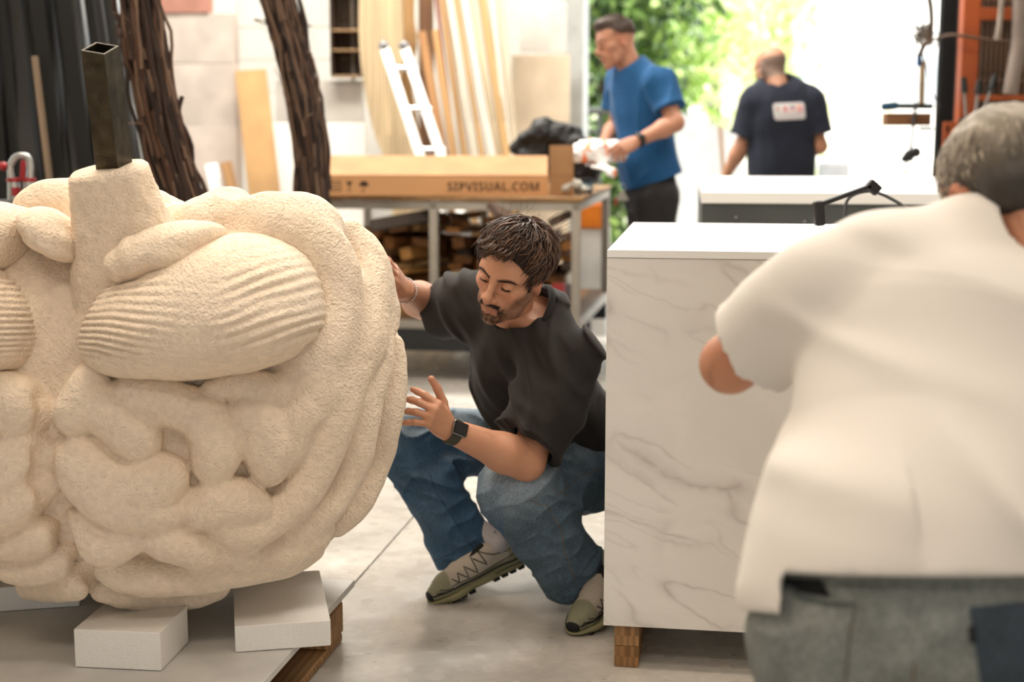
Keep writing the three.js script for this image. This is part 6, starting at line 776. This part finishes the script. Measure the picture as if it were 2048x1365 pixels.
// tall person in the blue shirt at the trolley
{
  const z = 7.4, J = { hipC: at(1303, 392, z), hipL: at(1312, 400, z - 0.09), hipR: at(1298, 398, z + 0.1), waist: at(1296, 330, z), chest: at(1284, 210, z), neck: at(1262, 138, z - 0.01), shL: at(1318, 168, z - 0.14), shR: at(1243, 160, z + 0.17), elL: at(1351, 246, z - 0.24), wrL: at(1272, 283, z - 0.36), elR: at(1232, 250, z + 0.2), wrR: at(1206, 290, z - 0.05), knL: at(1318, 560, z - 0.1), knR: at(1286, 560, z + 0.08), anL: at(1330, 722, z - 0.08), anR: at(1292, 722, z + 0.12) }; J.anL.y = J.anR.y = 0.09;
  const [L, U, F] = axes([0.32, 0.02, 0.95], [-0.93, -0.26, 0.28]), HO = at(1231, 84, z - 0.02), HM = frame(HO, L, U, F), base = [0.43, 0.205, 0.125];
  const p = simplePerson({ label: 'tall person in a blue t-shirt and black trousers standing at the trolley', J, HM, base, back: { L: [0.3, 0.5, 0.8], R: [0.2, 0.6, 0.4] }, curl: { L: 0.75, R: 0.7 }, head: { beard: 0.25 } });
  const t = shirt(J, { r: [0.15, 0.165, 0.168, 0.185], sq: 1.25, hem: at(1306, 362, z), sl: 0.077, sleeve: { L: 0.62, R: 0.62 }, chin: V(0, -0.1, -0.03).applyMatrix4(HM), fold: 0.010 }), tee = p.garment('t_shirt', t, 0.009, fabric(0x0a4a7a)); const tr = p.garment('trousers', trousers(J, [0.165, 0.105, 0.085, 0.085]), 0.012, fabric(0x211f20));
  p.shoes(camDir([-0.9, 0, 0.4]).setY(0).normalize());
  const cap = new Field(); cap.ell(V(0, 0.05, -0.016), [0.0785, 0.079, 0.102], 0.02).ell(V(0, 0.1, 0.045), [0.05, 0.03, 0.05], 0.03).ell(V(0, -0.03, 0.1), [0.09, 0.095, 0.07], 0.012, null, true).ell(V(0, -0.11, 0.02), [0.12, 0.07, 0.12], 0.012, null, true); for (const s of [-1, 1]) cap.ell(V(s * 0.082, -0.012, -0.012), [0.02, 0.032, 0.022], 0.006, null, true); cap.extra = (x, y, z) => 0.002 * noise(x * 200, y * 60, z * 60); const tones = [0x37251a, 0x4a3424].map((c) => std({ color: c, roughness: 0.6 })); const hair = mesh('hair', rel(put(net(cap, ...HEADBOX, 0.004), HM), p.who), tones[0], p.who);
  locks({ seed: 5, tones, count: 500, seg: 5, width: 0.0022, curl: 0.15, waves: 3, thick: (q) => (q.y > 0.08 ? 0.22 : 0.05), length: (q) => (q.y > 0.08 ? 0.045 : 0.014), lift: () => 0.7, grow: (q) => q.y > 0.02 && (q.z < 0.045 || q.y > 0.085), flow: (q) => V(0.02, 0.1, 0.8).normalize() }).forEach((g, i) => mesh('hair_locks', rel(put(g, HM), p.who), tones[i], hair).userData.kind = 'stuff');
  const w = thing('fitness_band', 'black band on the wrist of the person in the blue t-shirt', 'watch', J.wrL.clone()), d = J.elL.clone().sub(J.wrL).normalize(); w.quaternion.setFromUnitVectors(V(0, 1, 0), d); mesh('strap', new THREE.TorusGeometry(0.033, 0.005, 8, 36).scale(1, 1, 3).rotateX(Math.PI / 2).translate(0, 0.02, 0), paint('#131416', 0.6), w); mesh('face', boxAt(rbox(0.02, 0.034, 0.01, 0.004), 0, 0.02, 0.037), paint('#0b0c0e', 0.3), w);
  const k = thing('key_bunch', 'bunch of keys hanging from the belt of the person in blue', 'keys', at(1244, 376, z - 0.2)), mt = std({ color: 0xb9b4aa, metalness: 0.9, roughness: 0.35 }); mesh('ring', new THREE.TorusGeometry(0.018, 0.002, 8, 24), mt, k); for (let i = 0; i < 5; i++) { const a = -0.5 + i * 0.25; mesh('key', boxAt(rbox(0.012, 0.05, 0.003, 0.001), Math.sin(a) * 0.03, -0.04, 0.004 * i, 0, 0, a), mt, k); } mesh('red_tag', boxAt(rbox(0.014, 0.04, 0.004), -0.03, -0.07, 0), paint('#b52a2a', 0.6), k);
  // what the hands hold: a plastic roll in printed wrap
  const rf = new Field(); rf.cone(at(1158, 306, 7.2), 0.05, at(1238, 302, 7.15), 0.052, 0.03).cone(at(1165, 290, 7.3), 0.03, at(1225, 292, 7.3), 0.03, 0.03).cone(at(1172, 330, 7.15), 0.012, at(1228, 342, 7.05), 0.012, 0.03).cone(at(1200, 318, 7.15), 0.02, at(1226, 352, 7.05), 0.01, 0.03); rf.extra = (x, y, z2) => 0.012 * noise(x * 22, y * 22, z2 * 22) + 0.006 * noise(x * 50, y * 50, z2 * 50); const RA = at(1158, 306, 7.2);
  solo('wrapped_roll', 'white plastic wrapped roll with orange print held by the person in blue', 'roll', uvBox(net(rf, at(1140, 370, 7.2).add(V(-0.05, -0.05, -0.15)), at(1245, 270, 7.2).add(V(0.05, 0.05, 0.25)), 0.006, (x, y) => { const a = (x - RA.x) * 26 + (y - RA.y) * 5, e = x - RA.x, o = Math.max(smooth(0.02, 0.012, Math.abs(e - 0.035 - 0.2 * (y - RA.y))), smooth(0.022, 0.014, Math.abs(e - 0.15 + 0.3 * (y - RA.y)))) * smooth(-0.35, 0.0, noise(a * 2, (y - RA.y) * 30, 2.5)); return [0.86, lerp(0.86, 0.22, o), lerp(0.87, 0.06, o)]; })), std({ color: 0xffffff, vertexColors: true, roughness: 0.35 }));
}
// person in the navy polo shirt, seen from behind
{
  const z = 8.2, J = { hipC: at(1562, 385, z), hipL: at(1530, 392, z), hipR: at(1592, 392, z), waist: at(1563, 320, z), chest: at(1563, 232, z), neck: at(1552, 178, z + 0.02), shL: at(1511, 205, z), shR: at(1618, 204, z), elL: at(1484, 292, z + 0.04), wrL: at(1452, 352, z + 0.12), elR: at(1640, 293, z - 0.03), wrR: at(1612, 300, z + 0.22), knL: at(1534, 540, z + 0.03), knR: at(1590, 540, z + 0.03), anL: at(1534, 684, z), anR: at(1592, 684, z) }; J.anL.y = J.anR.y = 0.09;
  const [L, U, F] = axes([-0.86, -0.04, 0.5], [-0.5, -0.16, -0.85]), HM = frame(at(1541, 136, z + 0.05), L, U, F), base = [0.46, 0.23, 0.135];
  const p = simplePerson({ label: 'bald person in a navy polo shirt seen from behind near the gate', J, HM, base, back: { L: [-0.6, 0.2, 0.6], R: [0.5, 0.6, 0.3] }, head: { scalp: (x, y, zz, n, m) => [[0.16, 0.11, 0.085], 0.75 * smooth(0.055, 0.03, y) * smooth(0.02, -0.02, zz) * smooth(-0.085, -0.06, y) + 0.2 * smooth(0.05, 0.03, y) * smooth(0.04, 0.02, zz)] } });
  const hem = at(1562, 372, z), t = shirt(J, { r: [0.17, 0.185, 0.175, 0.182], sq: 1.45, hem, sl: 0.085, yoke: 0.072, sleeve: { L: 0.75, R: 0.72 }, chin: V(0, -0.11, -0.03).applyMatrix4(HM), fold: 0.006 }), navy = fabric(0x141b2b), polo = p.garment('polo_shirt', t, 0.009, navy); p.garment('trousers', trousers(J, [0.165, 0.105, 0.085, 0.085]), 0.014, fabric(0x2a2b30)); p.shoes(camDir([-0.2, 0, -1]).setY(0).normalize());
  const c = tubes(), ring = []; const cn = V(0, -0.118, -0.03).applyMatrix4(HM); for (let i = 0; i <= 30; i++) { const a = i / 30 * 6.2832; ring.push(J.neck.clone().lerp(cn, 0.5).add(V(Math.cos(a) * 0.072, 0.012 - 0.012 * Math.sin(a), Math.sin(a) * 0.068))); } polyTube(c, ring, () => 0.015, 7); mesh('collar', rel(tubesGeo(c), p.who), navy, polo);
  // printed badge on the back: four coloured letters on white
  const cv = document.createElement('canvas'); cv.width = 512; cv.height = 288; const g = cv.getContext('2d'); g.fillStyle = '#c4c0c2'; g.fillRect(0, 0, 512, 288); g.font = 'bold 150px sans-serif';
  [['E', 34, ['#2f8a6a', '#d63a22', '#4f9a70']], ['X', 150, ['#d08a20', '#8f2a24', '#c03434']], ['P', 268, ['#0a6a58', '#b03a88', '#d89a2a']], ['O', 370, ['#1a60a0', '#e08030', '#d02a44']]].forEach(([ch, x, cs]) => { const gr = ch === 'O' || ch === 'X' ? g.createLinearGradient(x, 0, x + 110, 60) : g.createLinearGradient(0, 40, 0, 160); cs.forEach((k, i) => { gr.addColorStop(i / 3, k); gr.addColorStop((i + 0.98) / 3, k); }); g.fillStyle = gr; g.fillText(ch, x, 160); }); g.fillStyle = '#b9b3b5'; g.fillRect(40, 196, 420, 12); g.fillRect(40, 222, 340, 10);
  const tx = new THREE.CanvasTexture(cv); tx.colorSpace = THREE.SRGBColorSpace; const P = [], UVs = [], I = [], nx = 16, ny = 10, inr = (u, v) => { const r = 0.1, a = Math.abs(u - 0.5), b = Math.abs(v - 0.5); return a > 0.5 - r && b > 0.5 - r * 1.7 ? Math.hypot((a - 0.5 + r) / r, (b - 0.5 + r * 1.7) / (r * 1.7)) : 0; };
  for (let j = 0; j <= ny; j++) for (let i = 0; i <= nx; i++) { let u = i / nx, v = j / ny; const k = inr(u, v); if (k > 1) { const su = Math.sign(u - 0.5), sv = Math.sign(v - 0.5); u = 0.5 + su * (0.4 + (Math.abs(u - 0.5) - 0.4) / k); v = 0.5 + sv * (0.33 + (Math.abs(v - 0.5) - 0.33) / k); } const px = 1545 + 63 * u + 4 * v, py = 207 + 34 * v - 3 * u; const q = hitField(t, px, py, 7.6, 8.6, 0.003); P.push(q.x - p.who.position.x, q.y, q.z - p.who.position.z); UVs.push(u, 1 - v); }
  for (let j = 0; j < ny; j++) for (let i = 0; i < nx; i++) { const a = j * (nx + 1) + i; I.push(a, a + nx + 1, a + nx + 2, a, a + nx + 2, a + 1); } const bg = new THREE.BufferGeometry(); bg.setAttribute('position', new THREE.Float32BufferAttribute(P, 3)); bg.setAttribute('uv', new THREE.Float32BufferAttribute(UVs, 2)); bg.setIndex(I); bg.computeVertexNormals(); mesh('printed_badge', bg, std({ map: tx, roughness: 0.8 }), polo);
  const gl = tubes(); polyTube(gl, [V(0.074, 0.004, 0.09), V(0.078, 0.006, 0.04), V(0.083, 0.006, -0.005), V(0.083, -0.012, -0.02)].map((q) => q.applyMatrix4(HM)), () => 0.002, 5); mesh('glasses_arm', rel(tubesGeo(gl), p.who), paint('#3a2a20', 0.5), p.who);
}
// near person in a cream t-shirt, bending forward, seen from behind
{
  const J = { hipC: at(1838, 1245, 1.74), hipL: at(1715, 1275, 1.75), hipR: at(1960, 1275, 1.75), waist: at(1850, 1090, 1.78), chest: at(1912, 720, 1.98), neck: at(1968, 505, 2.08), shL: at(1645, 588, 2.03), shR: at(2260, 590, 2.03), elL: at(1460, 728, 2.14), wrL: at(1640, 610, 2.36), elR: at(2380, 760, 2.15), wrR: at(2200, 600, 2.38), knL: V(0.455, 0.43, -1.98), knR: V(0.74, 0.43, -2.0), anL: V(0.44, 0.09, -1.74), anR: V(0.78, 0.09, -1.78) };
  const [L, U, F] = axes([-0.97, -0.12, 0.2], [-0.14, -0.42, -0.9]), HM = frame(at(2008, 392, 2.12), L, U, F), base = [0.52, 0.24, 0.14];
  const p = simplePerson({ label: 'near person with short grey hair in a cream t-shirt, bending forward, seen from behind', J, HM, base, cell: 0.01, back: { L: [-0.3, 0.5, -0.5], R: [0.3, 0.5, -0.5] }, curl: { L: 0.6, R: 0.6 } });
  const ts = new Field(), wide = V(1, 0, 0.02).normalize(); ts.flat(at(1955, 590, 2.07), 0.12, at(1920, 710, 1.99), 0.215, wide, 1.6, 0.05).flat(at(1915, 720, 1.98), 0.22, at(1880, 930, 1.86), 0.182, wide, 1.5, 0.06).flat(at(1880, 930, 1.86), 0.18, at(1852, 1120, 1.76), 0.185, wide, 1.35, 0.06).flat(at(1852, 1120, 1.76), 0.185, at(1843, 1240, 1.72), 0.19, wide, 1.3, 0.05);
  ts.cone(J.neck, 0.062, at(1760, 540, 2.05), 0.066, 0.06).cone(at(1760, 540, 2.05), 0.066, J.shL, 0.07, 0.05).cone(J.neck, 0.062, J.shR, 0.075, 0.06).cone(J.shL, 0.074, J.shL.clone().lerp(J.elL, 0.4), 0.074, 0.04).sleeve(J.shL, 0.072, at(1513, 692, 2.115), 0.078, J.elL.clone().sub(J.shL).normalize(), 0.016, 0.02).cone(J.shR, 0.074, J.shR.clone().lerp(J.elR, 0.7), 0.08, 0.04).cone(at(1600, 1010, 1.82), 0.03, at(1540, 1190, 1.76), 0.026, 0.06);
  ts.cone(J.neck.clone().lerp(V(0, -0.1, -0.03).applyMatrix4(HM), 0.25), 0.06, V(0, -0.1, -0.03).applyMatrix4(HM), 0.09, 0.008, true);
  const hb = at(1840, 1158, 1.55), hn = camDir([0, -1, 0.12]).normalize(); ts.push((x, y, z) => Math.max(-((x - hb.x) * hn.x + (y - hb.y) * hn.y + (z - hb.z) * hn.z), Math.hypot(x - hb.x, (y - hb.y) * 0.5, z - hb.z - 0.05) - 5) + (x < at(1562, 1150, 1.7).x ? 0.05 * smooth(1, 0, 0) : 0), 0.006, true);
  ts.extra = (x, y, z) => { const low = smooth(1.0, 0.8, y), a = 1 - Math.abs(noise(x * 7 + (y - 0.8) * 6 * Math.sign(x - 0.48), y * 5, 4.5)), b = 1 - Math.abs(noise(x * 5 - y * 3, y * 8 + x * 3, 9.5)), c = Math.sin(y * 60 + x * 6) * smooth(1.13, 1.17, y) * smooth(0.3, 0.15, Math.abs(x - 0.6)); const a2 = 1 - a, b2 = 1 - b; return -0.02 * low * Math.exp(-a2 * a2 / 0.06) - 0.007 * Math.exp(-b2 * b2 / 0.08) - 0.002 * c; }; ts.pad = 0.04; ts.pts = [J.shL, J.shR, J.hipC, J.elL, J.elR, J.neck]; ts.grow = 0.26;
  const tee = p.garment('t_shirt', ts, 0.008, fabric(0xdfdad4)); const cr = tubes(), ring = [], nn = V(0, -0.1, -0.03).applyMatrix4(HM).sub(J.neck).normalize(), e1 = V(1, 0, 0).addScaledVector(nn, -nn.x).normalize(), e2 = nn.clone().cross(e1); for (let i = 0; i <= 36; i++) { const a = i / 36 * 6.2832; ring.push(J.neck.clone().addScaledVector(nn, 0.028).addScaledVector(e1, 0.068 * Math.cos(a)).addScaledVector(e2, 0.068 * Math.sin(a))); } polyTube(cr, ring, () => 0.009, 8); mesh('collar', rel(tubesGeo(cr), p.who), fabric(0xd6d0c8), tee);
  // pale washed jeans with back pockets
  const je = trousers(J, [0.18, 0.12, 0.092, 0.09]); const j = p.garment('jeans', je, 0.009, denimMat, null, (x, y, z) => { const n = noise(x * 8, y * 8, z * 8), m = 0.9 + 0.15 * noise(x * 25, y * 25, z * 25); return [(0.33 + 0.07 * n) * m, (0.355 + 0.06 * n) * m, (0.335 + 0.03 * n) * m]; });
  const seam = (pts, name, r, hex) => { const o = tubes(); polyTube(o, hitLine(je, pts, 1.2, 2.0, 0), () => r, 5); mesh(name, rel(tubesGeo(o), p.who), paint(hex, 0.85), j); }; seam([[1838, 1160], [1834, 1250], [1826, 1365]], 'seam', 0.002, '#7d6b4e'); seam([[1565, 1165], [1600, 1196], [1660, 1210], [1712, 1212]], 'pocket_hem', 0.003, '#5f6a68'); seam([[1712, 1212], [1700, 1270], [1690, 1365]], 'seam', 0.002, '#6d6656'); seam([[1940, 1218], [2000, 1212], [2048, 1204]], 'pocket_hem', 0.003, '#5b6a74'); seam([[1944, 1220], [1958, 1290], [1966, 1365]], 'seam', 0.002, '#6b7478'); seam([[1560, 1165], [1740, 1172], [1840, 1175], [1960, 1170], [2048, 1160]], 'waistband_hem', 0.002, '#5d655f');
  const patch = (px, name, mat, lift) => { const P = [], I = [], n = 12; px = px.map((q) => q); for (let a = 0; a <= n; a++) for (let b = 0; b <= n; b++) { const u = a / n, v = b / n, x = lerp(lerp(px[0][0], px[1][0], u), lerp(px[3][0], px[2][0], u), v), y = lerp(lerp(px[0][1], px[1][1], u), lerp(px[3][1], px[2][1], u), v), q = hitField(je, x, y, 1.2, 2.0, lift); P.push(q.x - p.who.position.x, q.y, q.z - p.who.position.z); } for (let a = 0; a < n; a++) for (let b = 0; b < n; b++) { const q = a * (n + 1) + b; I.push(q, q + 1, q + n + 2, q, q + n + 2, q + n + 1); } const g = new THREE.BufferGeometry(); g.setAttribute('position', new THREE.Float32BufferAttribute(P, 3)); g.setIndex(I); g.computeVertexNormals(); return mesh(name, uvBox(g), mat, j); };
  patch([[1562, 1158], [1640, 1160], [1664, 1196], [1600, 1186]], 'pocket_gap_shade', paint('#0c0c0e', 0.95), 0.003); patch([[1938, 1215], [2110, 1200], [2110, 1420], [1970, 1420]], 'back_pocket', std({ color: 0x3f4d59, map: T.denim, roughness: 0.9 }), 0.004); patch([[1936, 1254], [1950, 1252], [1954, 1288], [1940, 1288]], 'pocket_tag', paint('#141820', 0.8), 0.007);  // first patch: near-black, stands in for the shade inside the gaping pocket
  p.shoes(camDir([0, 0, -1]).setY(0).normalize());
  const cap = new Field(); cap.ell(V(0, 0.046, -0.018), [0.081, 0.083, 0.104], 0.02).ell(V(0, -0.02, -0.062), [0.068, 0.06, 0.05], 0.03).ell(V(0, -0.02, 0.11), [0.09, 0.09, 0.07], 0.012, null, true).ell(V(0, -0.13, -0.02), [0.12, 0.055, 0.14], 0.012, null, true); for (const s of [-1, 1]) cap.ell(V(s * 0.084, -0.012, -0.006), [0.022, 0.038, 0.028], 0.006, null, true); cap.extra = (x, y, z) => 0.0025 * noise(x * 120, y * 40, z * 40);
  const tones = [0x9a8f80, 0x6e6358, 0xb8ad9c, 0x4a4038].map((c) => std({ color: c, roughness: 0.55 })), hair = mesh('hair', rel(put(net(cap, ...HEADBOX, 0.004, (x, y, z) => { const t = smooth(-0.02, 0.07, y), n = 0.85 + 0.25 * noise(x * 60, y * 25, z * 25); return [lerp(0.045, 0.36, t) * n, lerp(0.035, 0.31, t) * n, lerp(0.028, 0.25, t) * n]; }), HM), p.who), std({ color: 0xffffff, vertexColors: true, roughness: 0.6 }), p.who);
  locks({ seed: 21, tones: tones.slice(0, 3), count: 900, seg: 6, width: 0.0016, curl: 0.12, waves: 3, thick: () => 0.07, length: (q) => (q.y > 0.06 ? 0.04 : 0.026), lift: () => 0.3, grow: (q) => q.y > 0.02 && q.z < 0.05, flow: (q) => V(q.x * 3, q.y - 0.16, q.z + 0.03).normalize() }).forEach((g, i) => mesh('hair_locks', rel(put(g, HM), p.who), tones[i], hair).userData.kind = 'stuff'); locks({ seed: 22, tones: [tones[3], tones[1]], count: 500, seg: 5, width: 0.0016, curl: 0.12, waves: 3, thick: () => 0.06, length: () => 0.02, lift: () => 0.25, grow: (q) => q.y <= 0.03 && q.y > -0.06 && q.z < -0.02, flow: () => V(0, -1, -0.05).normalize() }).forEach((g, i) => mesh('hair_locks', rel(put(g, HM), p.who), [tones[3], tones[1]][i], hair).userData.kind = 'stuff');
  // the camera the person looks through
  const cm = thing('photo_camera', 'black camera held up by the near person in the cream t-shirt', 'camera', at(1980, 560, 2.42)), ck = paint('#141416', 0.5); mesh('camera_body', rbox(0.14, 0.095, 0.06, 0.012), ck, cm); mesh('lens', boxAt(new THREE.CylinderGeometry(0.035, 0.032, 0.11, 28), 0, -0.005, -0.085, Math.PI / 2), ck, cm); mesh('viewfinder', boxAt(rbox(0.05, 0.03, 0.05, 0.008), 0, 0.06, 0), ck, cm);
}
renderer.render(scene, camera);
